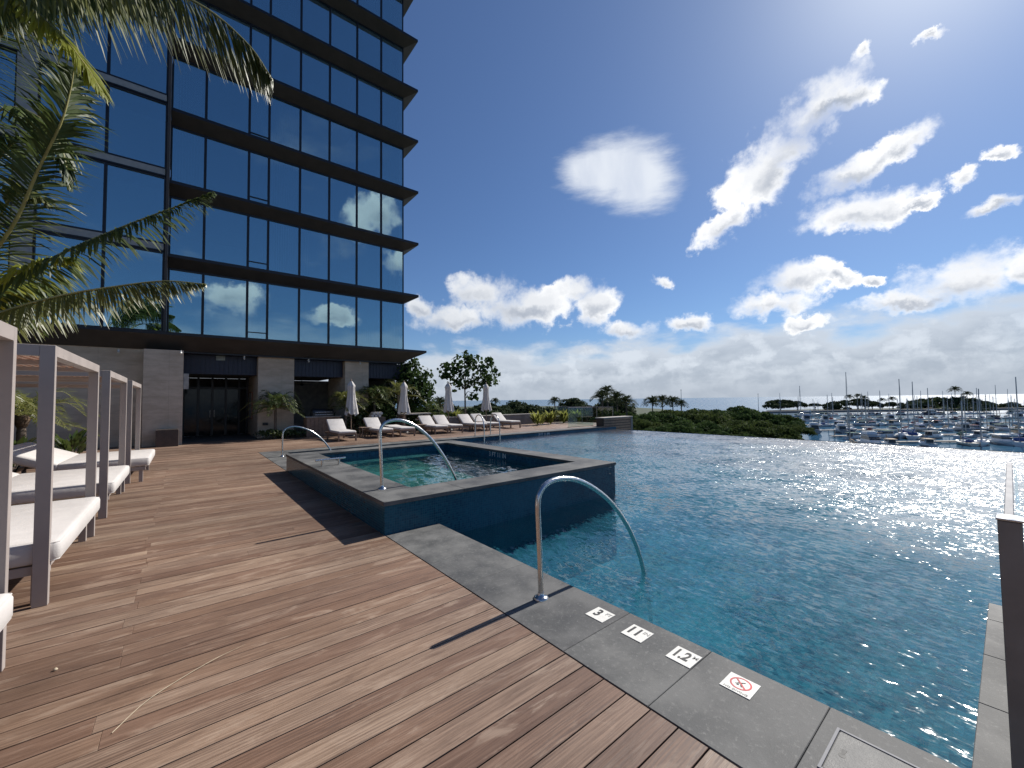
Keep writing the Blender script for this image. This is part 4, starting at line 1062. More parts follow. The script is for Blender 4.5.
for i, (px, yt, wp, dp, key, l) in enumerate((
    (780, 399.5, 30, 375, 'umb_a', 'umbrella shaped tree standing alone at the left end of the far park'), (797, 401, 15, 378, 'umb_b', 'small umbrella tree beside the lone umbrella shaped tree'), (815, 403.5, 11, 380, 'umb_a', 'tiny dark tree left of the tall mast'),
    (836, 401, 25, 372, 'umb_b', 'dark spreading tree left of the tallest mast'), (857, 398.5, 26, 380, 'umb_a', 'dark spreading tree just right of the tallest mast'), (872, 401, 16, 376, 'umb_b', 'small dark tree left of the far palms'),
    (893, 402, 16, 380, 'umb_a', 'low dark tree left of the great spreading tree'), (945, 396.5, 66, 372, 'umb_a', 'great spreading umbrella tree, widest on the far park'), (985, 401, 12, 382, 'umb_b', 'small round tree right of the great spreading tree'),
    (1010, 402, 28, 375, 'umb_b', 'dark tree at the right end of the far park'), (905, 404, 12, 370, 'umb_b', 'little tree below the pair of thin masts'))):
    far_tree('umbrella_tree', px, yt-.5, wp*1.1, dp, key, l, G3, PB, 1.45)

# -- palms
def frond_mesh(mb, pts, L, n, droop, width=.035, mi=0, mr=1, r0=.022, start=.12, vee=.35, jit=.25, seg=3, ragged=.06, hang=0.):
    """rachis along pts (world-ish space), leaflets on both sides that sag"""
    P = bez(pts, 36); m = len(P)
    mb.tube(P, [r0*(1-.85*i/(m-1)) for i in range(m)], 6, mr, False)
    for k in range(n):
        t = start+(1-start)*(k+.5)/n; u = t*(m-1); i = min(int(u), m-2); p = P[i].lerp(P[i+1], u-i)
        d = (P[i+1]-P[i]).normalized(); side = d.cross(Vector((0, 0, 1)))
        if side.length < .05: side = Vector((1, 0, 0))
        side.normalize(); upv = side.cross(d).normalized()
        ll = L*(math.sin(math.pi*min(1, .18+t*.82))**.55)*(1.0 if t < .9 else .8)
        for s in (-1, 1):
            if random.random() < ragged: continue
            q = (side*s*random.uniform(.8, 1.1)*(1-.55*hang)+d*(.35+.9*t)+upv*(vee*(1-hang)+random.uniform(-jit, jit))+Vector((0, 0, -hang))).normalized()
            l = ll*random.uniform(.75, 1.12); g = droop*random.uniform(.6, 1.4); a = p.copy(); vs = []; wv = width*random.uniform(.7, 1.15)
            for j in range(seg+1):
                f = j/seg; ww = wv*(math.sin(math.pi*(.16+.84*f))**.7)*.5 if j < seg else .001
                dirn = (q+Vector((0, 0, -1))*g*f*1.3).normalized()
                nr = dirn.cross(side*s+Vector((.01, .02, .03)));
                nr = nr.normalized() if nr.length > .01 else upv
                bt_ = dirn.cross(nr).normalized(); tw = random.uniform(-.4, .4)
                bt_ = (bt_*math.cos(tw)+nr*math.sin(tw))
                vs += [a-bt_*ww, a+bt_*ww]; a = a+dirn*(l/seg)
            mb.add(vs, [(2*j, 2*j+1, 2*j+3, 2*j+2) for j in range(seg)], mi)
def small_palm(name, loc, h, nf, fl, label, cat='palm', group=None, m='palm_leaf', rtr=.11, ll=.34, el=(20, 70), boots=True, nl=26, lean=(0, 0), wd=.03, az0=0, hide=None):
    e = empty(name, loc, label, cat, group); lx, ly = lean
    mb = MB(); P = bez([(0, 0, -.05), (lx*.4, ly*.4, h*.5), (lx, ly, h)], 14)
    mb.tube(P, [rtr*(1.12-.02*i)*(1+.05*math.sin(i*2.3)) for i in range(15)], 12)
    if boots: mb.tube([(lx, ly, h-.30), (lx, ly, h-.1), (lx, ly, h+.05)], [rtr*1.05, rtr*1.7, rtr*1.2], 12, 1)
    mb.build('trunk', ['bark', 'boot_fibre'], e)
    mb = MB()
    for k in range(nf):
        a = az0+2*math.pi*(k*.618+random.uniform(-.04, .04)); el_ = R(random.uniform(*el)) if k > nf*.25 else R(random.uniform(-25, 15)); f = fl*random.uniform(.8, 1.1)
        o = Vector((lx, ly, h)); hd = Vector((math.cos(a), math.sin(a), 0))
        pts = [o, o+hd*f*.33*math.cos(el_)+Vector((0, 0, f*.36*math.sin(el_))), o+hd*f*.68*math.cos(el_*.9)+Vector((0, 0, f*(.55*math.sin(el_)-.05))), o+hd*f*.98*math.cos(el_*.8)+Vector((0, 0, f*(.45*math.sin(el_)-.28)))]
        frond_mesh(mb, pts, ll, nl, .55, wd, r0=.014, seg=2)
    mb.build('crown', [m, 'rachis'], e); return e
# the coconut palm beside the cabanas: its crown is just outside the picture, its fronds reach in
CP = at_depth(-95, 330, 5.9); CP0 = Vector((-3.9, CP.y+.5, 0))
pe = empty('coconut_palm', CP0, 'big coconut palm at the left edge whose fronds arch over the cabanas', 'palm')
mb = MB(); lc = CP-CP0; P = bez([(0, 0, -.1), (lc.x*.25, lc.y*.2, lc.z*.4), (lc.x*.7, lc.y*.7, lc.z*.78), lc], 20)
mb.tube(P, [.19-.003*i+.008*(i % 2) for i in range(21)], 14); mb.build('trunk', 'bark', pe)
def frond(pxs, L, n, droop, m='palm_leaf', **k):
    mb = MB(); pts = [Vector(lc)]+[at_depth(x, y, d)-CP0 for x, y, d in pxs]
    frond_mesh(mb, pts, L, n, droop, mi=0, mr=1, **k); mb.build('frond', [m, 'rachis'], pe)
frond([(-70, 90, 5.5), (10, -20, 5.0), (110, -28, 4.8), (195, 2, 4.7), (246, 42, 4.7), (272, 78, 4.7)], 1.05, 190, .7, 'palm_leaf', width=.034, r0=.03, start=.3, jit=.2, hang=1.15)
frond([(-90, 100, 5.8), (-40, -30, 5.6), (40, -34, 5.5), (120, -20, 5.4), (170, 10, 5.4)], 1.1, 150, .6, 'palm_leaf_dark', width=.05, r0=.03, start=.25, jit=.2, hang=1.5)
frond([(-100, 120, 6.2), (-50, -20, 6.0), (20, -30, 5.9), (90, -30, 5.8), (140, -25, 5.8)], 1.2, 120, .5, 'palm_leaf_dark', width=.05, r0=.03, start=.25, jit=.2, hang=1.8)
frond([(-80, 120, 5.6), (-30, 10, 5.2), (20, 4, 5.0), (56, 30, 4.9), (86, 66, 4.9), (104, 96, 4.9)], .68, 100, .6, 'palm_leaf_yellow', width=.040, r0=.028, start=.4, hang=.5)
frond([(-40, 290, 5.7), (10, 230, 5.5), (38, 170, 5.4), (60, 125, 5.3), (70, 92, 5.3), (74, 70, 5.3)], .66, 100, .75, 'palm_leaf_dark', width=.046, r0=.032, start=.2, hang=.25)
frond([(-40, 312, 5.6), (10, 282, 5.3), (65, 252, 5.1), (125, 226, 5.0), (178, 206, 4.9), (214, 192, 4.9)], .50, 120, 1.0, 'palm_leaf_dark', width=.042, r0=.028, start=.2, vee=.1, hang=.7)
frond([(-40, 332, 5.4), (0, 313, 5.1), (60, 296, 4.9), (120, 286, 4.8), (165, 281, 4.8), (206, 284, 4.8)], .50, 120, 1.0, 'palm_leaf', width=.033, r0=.026, start=.32, vee=.0, hang=.9)
frond([(-60, 320, 5.6), (-10, 290, 5.3), (25, 268, 5.2), (52, 258, 5.2), (76, 258, 5.2)], .55, 80, 1.0, 'palm_leaf_yellow', width=.038, r0=.028, start=.2, hang=.6)
frond([(-80, 250, 5.9), (-40, 160, 5.8), (0, 110, 5.7), (40, 118, 5.6), (62, 150, 5.6), (70, 190, 5.6)], .72, 100, .8, 'palm_leaf_dark', width=.044, r0=.03, start=.25, hang=.6)
frond([(-90, 240, 6.1), (-60, 140, 6.2), (-20, 60, 6.2), (20, 20, 6.2), (60, -6, 6.2), (110, -18, 6.2)], .85, 110, .8, 'palm_leaf_dark', width=.044, r0=.03, start=.2, hang=.6)
frond([(-70, 310, 5.8), (-30, 270, 5.7), (0, 215, 5.6), (22, 190, 5.6), (45, 200, 5.6)], .66, 90, .8, 'palm_leaf', width=.040, r0=.03, start=.2, hang=.6)
frond([(-80, 300, 5.9), (-40, 230, 5.8), (-8, 170, 5.7), (18, 140, 5.7), (50, 140, 5.7)], .66, 90, .8, 'palm_leaf_dark', width=.042, r0=.03, start=.2, hang=.6)
frond([(-70, 325, 5.9), (-30, 300, 5.8), (10, 285, 5.7), (50, 285, 5.6), (85, 305, 5.6)], .6, 90, .9, 'palm_leaf_dark', width=.042, r0=.03, start=.2, hang=.8)
frond([(-120, 180, 6.2), (-60, 40, 6.0), (0, -40, 5.9), (60, -70, 5.8), (130, -80, 5.7)], .8, 90, .9, 'palm_leaf_dark', width=.044, r0=.03, hang=.6)
for dx, dy, dz in ((-2.8, 1.8, .3), (-1.5, -3.2, .6), (-3.2, -1.0, .8), (.6, 3.2, .8), (-.4, -2.2, 2.2), (-1.6, 2.6, 1.8), (1.2, -3.0, -.6)):
    mb = MB(); o = Vector(lc); f = Vector((dx, dy, dz)); frond_mesh(mb, [o, o+f*.4+Vector((0, 0, .7)), o+f*.8+Vector((0, 0, .6)), o+f*1.15+Vector((0, 0, -.5))], .7, 40, 1.1, .04, r0=.03); mb.build('frond', ['palm_leaf_dark', 'rachis'], pe)
mb = MB()
for k in range(7):
    a = k*2.4; c = Vector(lc)+Vector((.27*math.cos(a), .27*math.sin(a), -.22+.05*(k % 3))); mb.lathe([(.01, -.12), (.08, -.08), (.105, 0), (.075, .09), (.01, .13)], 10, c=c)
mb.build('coconuts', 'palm_leaf_yellow', pe)
small_palm('date_palm', (-3.75, 15.3, 0), 1.45, 16, 1.35, 'short thick date palm seen between the first two cabana posts', m='palm_leaf', rtr=.15, ll=.34, nl=30)
small_palm('date_palm', (-3.55, 17.6, 0), 1.25, 16, 1.7, 'short palm with arching bright fronds behind the second cabana', m='palm_leaf', rtr=.1, ll=.42, nl=30, el=(10, 60))
small_palm('date_palm', (-4.6, 12.6, 0), 1.6, 12, 1.5, 'palm behind the cabana bed at the far left edge', m='palm_leaf_dark', rtr=.12, ll=.4)
small_palm('pygmy_palm', (3.1, 20.2, 0), 1.35, 34, 1.4, 'small pygmy date palm before the first stone pier', m='palm_leaf_dark', el=(5, 70), rtr=.055, ll=.30, boots=False, nl=30, wd=.028)
small_palm('pygmy_palm', (5.95, 19.85, 0), 1.45, 26, 1.2, 'small pygmy date palm beside the grill counter', m='palm_leaf', rtr=.055, ll=.34, boots=False, nl=28, wd=.03)
small_palm('pygmy_palm', (7.5, 20.3, 0), 1.7, 26, 1.35, 'dark pygmy palm before the right end of the canopy', m='palm_leaf_dark', rtr=.06, ll=.38, boots=False, nl=26, wd=.032)
small_palm('fan_palm', (8.75, 20.3, 0), 1.9, 18, 1.5, 'bright green arching palm behind the second umbrella', m='palm_leaf', rtr=.07, ll=.36, boots=False, nl=26, wd=.03)
small_palm('fan_palm', (10.6, 20.6, 0), .9, 14, 1.3, 'low feathery palm left of the third umbrella', m='palm_leaf_dark', rtr=.07, ll=.36, boots=False, nl=24, wd=.03)
# shrubs
def shrub(name, loc, label, r, h, n, size, m, group=None, cat='shrub', up=False):
    e = empty(name, loc, label, cat, group)
    if up:
        mb = MB()
        for k in range(n):
            a = random.uniform(0, 6.28); q = random.uniform(.1, 1)*r; b = Vector((q*.5*math.cos(a), q*.5*math.sin(a), random.uniform(0, h*.6))); l = size*random.uniform(.7, 1.3)
            d = Vector((math.cos(a)*.6, math.sin(a)*.6, 1)).normalized(); s = d.cross(Vector((0, 0, 1))).normalized()*l*.13
            t1 = b+d*l*.5; t2 = b+d*l*.95+Vector((math.cos(a), math.sin(a), -.1))*l*.2
            mb.add([b-s*.3, b+s*.3, t1+s, t1-s], [(0, 1, 2, 3)]); mb.add([t1-s, t1+s, t2], [(0, 1, 2)])
        mb.build('foliage', m, e)
    else:
        link('foliage', quads_mesh('shrub_foliage', lobes_crown(r, r, h, 12, n, size, flat=.6, lobe=(.3, .5), aspect=.55), m), e)
    mb = MB()
    for k in range(4): a = k*1.6; mb.tube([(0, 0, -.02), (.35*r*math.cos(a), .35*r*math.sin(a), h*.6)], .012, 5)
    mb.build('stems', 'bark', e); return e
shrub('ground_shrub', (3.0, 20.3, 0), 'low dark green shrub at the foot of the first stone pier', .62, .42, 900, .09, 'broad_leaf')
shrub('ground_shrub', (3.9, 20.1, 0), 'second low shrub right of the first stone pier', .5, .36, 700, .09, 'broad_leaf')
shrub('taro_plant', (5.35, 20.75, 0), 'bright leaved plant behind the grill counter', .8, 1.2, 90, .5, 'broad_leaf', up=True)
shrub('broad_shrub', (6.6, 20.2, 0), 'leafy shrub before the second stone pier', .75, 1.25, 1400, .12, 'broad_leaf')
shrub('broad_shrub', (7.9, 20.9, 0), 'dark leafy shrub filling below the canopy corner', 1.0, 1.5, 1900, .14, 'canopy_leaf')
shrub('broad_shrub', (9.9, 20.8, 0), 'dark leafy shrub behind the second umbrella', 1.1, 1.4, 1900, .14, 'canopy_leaf')
shrub('broad_shrub', (11.8, 20.7, 0), 'dark leafy shrub behind the third umbrella', 1.0, 1.0, 1500, .13, 'canopy_leaf')
shrub('taro_plant', (-3.5, 13.0, 0), 'bright broad leaved plant behind the second cabana post', .8, .9, 60, .42, 'broad_leaf', up=True)
shrub('taro_plant', (-3.3, 15.9, 0), 'broad leaved plant behind the third cabana', .7, .8, 60, .40, 'broad_leaf', up=True)
shrub('taro_plant', (-2.7, 18.6, 0), 'broad leaved plant behind the farthest cabana', .7, .8, 70, .42, 'broad_leaf', up=True)
shrub('hedge_shrub', (-4.8, 17.0, 0), 'dark bush against the garden wall beyond the cabanas', 1.0, 1.7, 1600, .15, 'canopy_leaf')
shrub('hedge_shrub', (-5.0, 10.5, 0), 'dark bush against the garden wall behind the cabanas', 1.0, 1.6, 1600, .15, 'canopy_leaf')
for px, l in ((538, 'golden leaved plant at the left end of the terrace planting'), (551, 'golden leaved plant second from the planter wall'), (564, 'golden leaved plant third from the planter wall'), (577, 'golden green plant beside the terrace glass panel')):
    p = at_y(px, 425, 18.2+(px-538)*.02); shrub('golden_plant', (p.x, p.y, 0), l, .55, .75, 90, .5, 'gold_leaf', 'golden leaved plants by the terrace glass', 'plant', up=True)
p = at_y(456, 425, 19.95); shrub('golden_plant', (p.x, p.y, .35), 'golden leaved plant below the slim tree', .5, .6, 80, .45, 'gold_leaf', None, 'plant', up=True)
# broad leaved trees at the terrace end
def leaf_tree(name, loc, label, lobes, n, size, m, h, r0, aspect=.8, lowz=None):
    e = empty(name, loc, label, 'tree'); mb = MB()
    low = lowz or min(l[2] for l in lobes)*.85
    mb.tube(bez([(0, 0, -.1), (.03, .02, low*.5), (0, 0, low)], 8), [r0*(1-.04*i) for i in range(9)], 8)
    for (x, y, z, r) in lobes:
        mb.tube(bez([(0, 0, min(low*.95, z-.1)), (x*.4, y*.4, (low+z)*.5), (x, y, z)], 6), [r0*.5*(1-.12*i) for i in range(7)], 6)
    mb.build('trunk', 'bark', e)
    L = np.array(lobes); pick = rng.choice(len(L), n, p=L[:, 3]**2/np.sum(L[:, 3]**2)); d = rng.normal(0, 1, (n, 3)); d /= np.linalg.norm(d, axis=1)[:, None]
    c = L[pick, :3]+d*(rng.uniform(.15, 1.9, n)**.5)[:, None]*L[pick, 3:4]*np.array([1, 1, .8])
    link('crown', quads_mesh('leafy_crown', leaf_quads(c, d+np.array([0, 0, .5]), size, aspect, .8), m), e); return e
tb = at_depth(465, 412, 27.); tx, ty = tb.x, tb.y
def lob(px, py, rp, dd=0., d0=27.): q = at_depth(px, py, d0+dd); return (q.x-tx, q.y-ty, q.z, rp*d0/F)
leaf_tree('slim_tree', (tx, ty, 0), 'slim tree with open round leaved crown standing against the sky', [lob(450, 371, 9, -.3), lob(462, 363, 9, .3), lob(474, 362, 7), lob(487, 371, 10, .2), lob(466, 377, 10, -.3), lob(481, 382, 9, .4), lob(456, 384, 7, .3), lob(490, 381, 7, -.4), lob(467, 356, 5), lob(489, 361, 4), lob(473, 395, 5, .2), lob(445, 375, 5)], 800, .29, 'canopy_leaf', 3, .065, lowz=2.4)
tb = at_depth(411, 412, 22.5); tx, ty = tb.x, tb.y
leaf_tree('dense_tree', (tx, ty, 0), 'dense dark tree rising beside the right end of the canopy', [lob(a, b, r, d, 22.5) for a, b, r, d in ((408, 368, 10, .2), (418, 375, 10, 0), (426, 384, 8, .3), (412, 384, 12, -.3), (402, 380, 12, .5), (420, 393, 10, 0), (406, 397, 12, 0), (426, 402, 7, .2), (398, 394, 10, .8), (428, 374, 4, 0), (413, 363, 5, .3), (430, 392, 5, 0))], 1900, .20, 'canopy_leaf', 3, .09)
# far palms
PALM_C = None
def far_palm_mesh():
    mb = MB()
    for k in range(22):
        a = k*2.399; el_ = R(-25+95*((k*37) % 22)/22); hd = Vector((math.cos(a), math.sin(a), 0)); f = 1.
        pts = [Vector((0, 0, 0)), hd*.35*math.cos(el_)+Vector((0, 0, .4*math.sin(el_))), hd*.72*math.cos(el_)+Vector((0, 0, .5*math.sin(el_)-.08)), hd*.98*math.cos(el_*.8)+Vector((0, 0, .35*math.sin(el_)-.35))]
        frond_mesh(mb, pts, .36, 16, .9, .11, r0=.018, seg=1, ragged=.05)
    return mb.mesh('far_palm_crown', ['far_leaf', 'rachis'])
FPC = far_palm_mesh(); tmb = MB(); tmb.tube(bez([(0, 0, 0), (.015, 0, .5), (0, .01, 1)], 8), [.022-.001*i for i in range(9)], 7); FPT = tmb.mesh('far_palm_trunk', 'bark')
def far_palm(px, yc, wpx, depth, label, group, base=LAND):
    q = at_depth(px, yc, depth); h = q.z-base; e = empty('tall_palm', (q.x, q.y, base), label, 'palm', group, random.uniform(0, 6))
    c = link('crown', FPC, e); s = wpx/2*depth/F*1.05; c.scale = (s, s, s); c.location = (0, 0, h)
    t = link('trunk', FPT, e); t.scale = (h*.9, h*.9, h); return e
G4 = 'tall palms on the skyline'
for px, yc, wp, dp, l in ((602, 397, 26, 88, 'tall palm at the left of the clump above the slatted wall'), (607, 391.5, 22, 96, 'tallest palm of the clump above the slatted wall'), (617, 398, 24, 92, 'palm in the middle of the clump above the slatted wall'), (626, 402, 24, 86, 'lower palm at the right of the clump above the slatted wall'),
                          (652, 402, 22, 120, 'palm left of the slender pole'), (662, 401, 22, 128, 'palm standing just beside the slender pole'), (673, 402, 22, 120, 'palm right after the paired palms by the pole'), (681, 404, 16, 115, 'low palm at the foot of the slender pole'),
                          (555, 401, 16, 130, 'small palm left of the tall round tree'), (495, 401, 12, 140, 'small palm seen right of the fourth umbrella'), (440, 404, 26, 60, 'feathery palm left of the third umbrella')):
    far_palm(px, yc, wp, dp, l, G4)
G5 = 'palms on the far park across the harbour'
for px, yc, wp, l in ((955, 389.5, 12, 'tall palm rising over the great spreading tree'), (967, 394, 10, 'palm right of the great spreading tree'), (963, 398, 9, 'lower palm against the great spreading tree'), (849, 397, 9, 'palm just left of the tallest mast base'), (858, 396, 9, 'palm right of the tallest mast'), (864, 398, 9, 'lower palm right of the tallest mast'), (892, 399, 9, 'palm left of the twin thin masts'), (882, 400, 8, 'short palm on the far park lawn')):
    far_palm(px, yc, wp, 372, l, G5, PB)
# ------------------------------------------------------------------ marina
def boat_hull(L, B, D):
    """lofted hull, bow to +X, keel at z=0 water line about .25 up"""
    st = [(-.5, .80, .92), (-.3, .95, .88), (0, 1, .90), (.2, .90, .95), (.36, .58, 1.03), (.46, .22, 1.12), (.5, .02, 1.18)]
    vs = []
    for x, b, s in st:
        for yy, zz in ((0, -.25), (.62, -.05), (.93, .5), (1, 1)): vs.append((x*L+(.03*L*zz if x > .4 else 0), yy*b*B/2, zz*s*D if zz > 0 else zz*D))
        for yy, zz in ((1, 1), (.93, .5), (.62, -.05)): vs.append((x*L+(.03*L*zz if x > .4 else 0), -yy*b*B/2, zz*s*D if zz > 0 else zz*D))
    mb = MB(); fs = []
    for i in range(len(st)-1):
        for k in range(6):
            kk = [0, 1, 2, 3, 4, 5, 6]; a = k; b = k+1
            if k == 3: continue
            fs.append((i*7+a, (i+1)*7+a, (i+1)*7+b, i*7+b))
        fs.append((i*7+6, (i+1)*7+6, (i+1)*7+0, i*7+0))
        fs.append((i*7+3, (i+1)*7+3, (i+1)*7+4, i*7+4))
    fs.append(tuple(range(7)))
    mb.add(vs, fs); return mb
def wedge(x0, x1, xs, xe, b0, b1, z0, z1):
    v = [(x0, -b0, z0), (x1, -b0*.8, z0), (x1, b0*.8, z0), (x0, b0, z0), (xs, -b1, z1), (xe, -b1*.8, z1), (xe, b1*.8, z1), (xs, b1, z1)]
    return v, [(3, 2, 1, 0), (4, 5, 6, 7), (0, 1, 5, 4), (1, 2, 6, 5), (2, 3, 7, 6), (3, 0, 4, 7)]
MESHC = {}
def cached(key, mk, mats):
    if (key, mats) not in MESHC: MESHC[(key, mats)] = mk().mesh(key, mats)
    return MESHC[(key, mats)]
def w_mb(*a): mb = MB(); mb.add(*wedge(*a)); return mb
def sailboat(loc, rz, hull, cover, mast_h, label, L=10.):
    e = empty('sailboat', loc, label, 'sailboat', 'boats moored in the harbour', rz); s = L/10
    def P(name, key, mk, m, sc=None, lo=None):
        o = link(name, cached(key, mk, m), e); o.scale = sc or (s, s, s)
        if lo: o.location = lo
        return o
    P('hull', 'sail_hull', lambda: boat_hull(10, 3.1, 1.15), hull)
    P('coachroof', 'coach', lambda: w_mb(-1.8, 2.6, -1.6, 2.0, 1.0, .8, 1.0, 1.55), 'gelcoat_white')
    P('window', 'coach_win', lambda: w_mb(-1.4, 1.9, -1.35, 1.8, .97, .89, 1.2, 1.36), 'boat_glass')
    o = P('mast', 'mast_unit', lambda: MB().tube([(0, 0, 0), (0, 0, 1)], [.095, .06], 6), 'spar', (1.7, 1.7, mast_h-1.2*s), (1.2*s, 0, 1.2*s))
    mb_sp = P('spreader', 'spreader', lambda: MB().box(-.03, .03, -1.1, 1.1, -.03, .03), 'spar', (1, 1, 1), (1.2*s, 0, mast_h*.6))
    P('boom_cover', 'boom_cover', lambda: MB().tube([(1.1, 0, 2.35), (-1, 0, 2.3), (-3.4, 0, 2.25)], [.26, .24, .14], 8), cover)
    P('sprayhood', 'hood', lambda: w_mb(-2.9, -1.7, -2.7, -2.1, 1.1, .9, 1.2, 1.95), cover)
    P('rigging', 'rig%d' % int(mast_h*s), lambda: MB().tube([(4.9, 0, 1.25), (1.2*s, 0, mast_h)], .018, 4).tube([(-4.9, 0, 1.15), (1.2*s, 0, mast_h)], .018, 4), 'spar', (1, 1, 1))
    return e
def motorboat(loc, rz, hull, top, label, L=9., fly=False, arch=True):
    e = empty('motor_yacht' if fly else 'motor_boat', loc, label, 'motor boat', 'boats moored in the harbour', rz); s = L/9
    def P(name, key, mk, m):
        o = link(name, cached(key, mk, m), e); o.scale = (s, s, s); return o
    P('hull', 'motor_hull', lambda: boat_hull(9, 3.1, 1.1), hull)
    P('cockpit_shade_block', 'shade_block', lambda: w_mb(-4.52, -2.25, -4.45, -2.3, 1.12, 1.12, .75, 1.04), 'boat_glass')  # solid dark block; its colour stands in for the shade inside an open cockpit
    P('rear_window', 'rearwin', lambda: w_mb(-2.26, -2.2, -2.1, -2.0, 1.02, .95, 1.2, 2.25), 'boat_glass')
    P('cabin', 'cabin', lambda: w_mb(-2.2, 2.6, -2.0, 1.1, 1.22, 1.05, 1.0, 2.45), 'gelcoat_white')
    P('cabin_window', 'cabin_win', lambda: w_mb(-1.9, 2.14, -1.8, 1.42, 1.22, 1.10, 1.55, 2.2), 'boat_glass')
    P('hardtop', 'hardtop', lambda: MB().box(-3.3, 1.2, -1.25, 1.25, 2.46, 2.56), top)
    P('canopy_post', 'hpost', lambda: MB().tube([(-3.2, 1.15, 1.2), (-3.2, 1.15, 2.46)], .04, 5).tube([(-3.2, -1.15, 1.2), (-3.2, -1.15, 2.46)], .04, 5), 'spar')
    P('bow_rail', 'brail', lambda: MB().tube([(2.4, 1.1, 1.95), (4.2, .4, 2.15), (4.7, 0, 2.2), (4.2, -.4, 2.15), (2.4, -1.1, 1.95)], .025, 4), 'steel')
    if fly:
        P('flybridge', 'fly', lambda: w_mb(-2.0, .9, -1.9, .5, 1.15, 1.05, 2.57, 3.2), 'gelcoat_white')
        P('bimini', 'bim', lambda: MB().box(-2.1, .1, -1.1, 1.1, 4.1, 4.18).tube([(-1.9, 1, 3), (-1.9, 1, 4.1)], .03, 4).tube([(-1.9, -1, 3), (-1.9, -1, 4.1)], .03, 4), top)
    P('antenna', 'ant', lambda: MB().tube([(-1.5, .8, 2.5), (-1.7, .8, 5.2)], .025, 4), 'spar')
    return e
hulls = [('gelcoat_white', 'white'), ('gelcoat_cream', 'cream'), ('gelcoat_white', 'bright white'), ('gelcoat_navy', 'navy blue'), ('gelcoat_grey', 'grey'), ('gelcoat_white', 'clean white'), ('gelcoat_white', 'plain white'), ('gelcoat_white', 'pale white')]
covs = [('canvas_blue', 'blue'), ('canvas_tan', 'tan'), ('canvas_white', 'white'), ('canvas_green', 'green'), ('canvas_grey', 'grey'), ('canvas_maroon', 'maroon')]
ords = ['first', 'second', 'third', 'fourth', 'fifth', 'sixth', 'seventh', 'eighth', 'ninth', 'tenth', 'eleventh', 'twelfth', 'thirteenth', 'fourteenth', 'fifteenth', 'sixteenth', 'seventeenth', 'eighteenth']
br = random.Random(21)
masts = {0: [(1017, 377), (979, 389)], 1: [(900, 379), (913, 382)], 2: [(847, 372), (928, 388)], 3: [(800, 386), (880, 391), (977, 388)], 4: [(868, 392), (832, 393), (921, 391), (996, 385)], 5: [(780, 393), (862, 393), (889, 394), (943, 391), (1008, 389)]}
rows = [(112, 850, 'nearest'), (132, 836, 'second'), (156, 812, 'third'), (188, 804, 'fourth'), (228, 796, 'fifth'), (284, 790, 'farthest')]
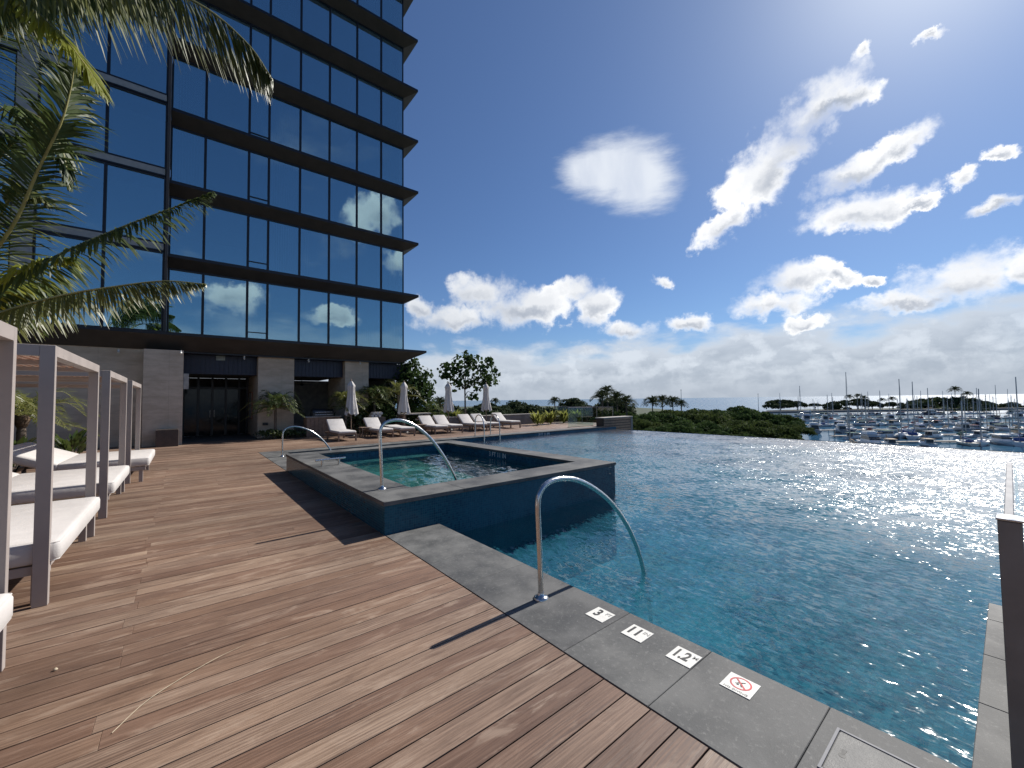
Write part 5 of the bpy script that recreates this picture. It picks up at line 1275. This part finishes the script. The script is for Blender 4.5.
for ri, (dp, p0, rname) in enumerate(rows):
    ends = []
    spots = []
    step = 4.9*F/dp*1.06; px = p0
    while px < 1040: spots.append(px+br.uniform(-1, 1)); px += step
    for mpx, mt in masts[ri]:
        k = min(range(len(spots)), key=lambda i: abs((spots[i][0] if isinstance(spots[i], tuple) else spots[i])-mpx) + (500 if isinstance(spots[i], tuple) else 0)); spots[k] = (mpx, mt)
    n = 0
    for sp_ in spots:
        sail = isinstance(sp_, tuple); px = sp_[0] if sail else sp_
        if not sail and br.random() < (.22 if ri < 2 else .12): continue
        q = at_depth(px, 400, dp+(br.uniform(-1., 1.))); hu, hn = br.choice(hulls); cv, cn = br.choice(covs); rz = (R(180) if br.random() < .5 else 0)+R((-1)**ri*26+br.uniform(-3, 3))
        o_ = ords[min(n, 17)]; n += 1
        loc = (q.x, q.y, SEA+.05)
        if sail:
            rz = (0 if abs(rz) < 1 else R(180))
            mh = at_depth(px, sp_[1], dp).z-SEA; sailboat((q.x-(1.2 if abs(rz) < 1 else -1.2), q.y, SEA+.05), rz, hu, cv, mh, f'{hn} sailboat with tall mast, {cn} cover, {o_} boat in the {rname} marina row', 11 if mh > 18 else 9.5)
        else:
            r = br.random()
            if r < .46: sailboat(loc, rz, hu, cv, br.uniform(10.5, 15.5), f'small {hn} sailboat with {cn} cover, {o_} boat in the {rname} marina row', 8.)
            elif r < .6: motorboat(loc, rz, hu, cv, f'{hn} flybridge yacht with {cn} top, {o_} boat in the {rname} marina row', br.uniform(9.5, 12), True)
            else: motorboat(loc, rz, hu, cv, f'{hn} cabin motor boat with {cn} hardtop, {o_} boat in the {rname} marina row', br.uniform(7, 9.5))
    # floating pier along the row
    a = at_depth(p0-6, 400, dp+7.0); b = at_depth(1060, 400, dp+7.0); c = (a+b)/2; dv = (b-a); ln = dv.length
    pr_ = empty('floating_pier', (c.x, c.y, SEA), f'long floating pier behind the {rname} row of moored boats', 'pier', 'floating piers of the marina', math.atan2(dv.y, dv.x))
    MB().box(-ln/2, ln/2, -1, 1, .25, .5).build('walkway', 'dock_wood', pr_)
    mb = MB(); k = -ln/2+2
    while k < ln/2: mb.tube([(k, 1.1, -1), (k, 1.1, 2.4)], .16, 6); k += 11
    mb.build('piles', 'dock_wood', pr_)
for px, yt, yb, dp, l in ((681, 390, 410, 118, 'slender pale pole standing among the park palms'), (758, 394, 415, 150, 'thin dark pole standing left of the harbour')):
    q = at_depth(px, yt, dp); e = empty('slender_pole', (q.x, q.y, LAND if px < 700 else SEA), l, 'pole'); h = q.z-e.location.z
    MB().tube([(0, 0, 0), (0, 0, h)], [.14, .06], 8).build('shaft', 'spar', e); MB().lathe([(.16, h-.1), (.16, h), (.05, h+.12)], 8).build('lamp_head', 'dark_metal', e)
pv = at_depth(985, 411, 365); e = empty('park_pavilion', (pv.x, pv.y, PB), 'low tan roofed pavilion on the far park at the right', 'pavilion', None, R(80))
MB().box(-7, 7, -2.5, 2.5, 0, 2.4).build('wall', 'pale_stone', e); mb = MB(); mb.add(*wedge(-8, 8, -6, 6, 3.4, .6, 2.41, 4.0)); mb.build('roof', 'canvas_tan', e)
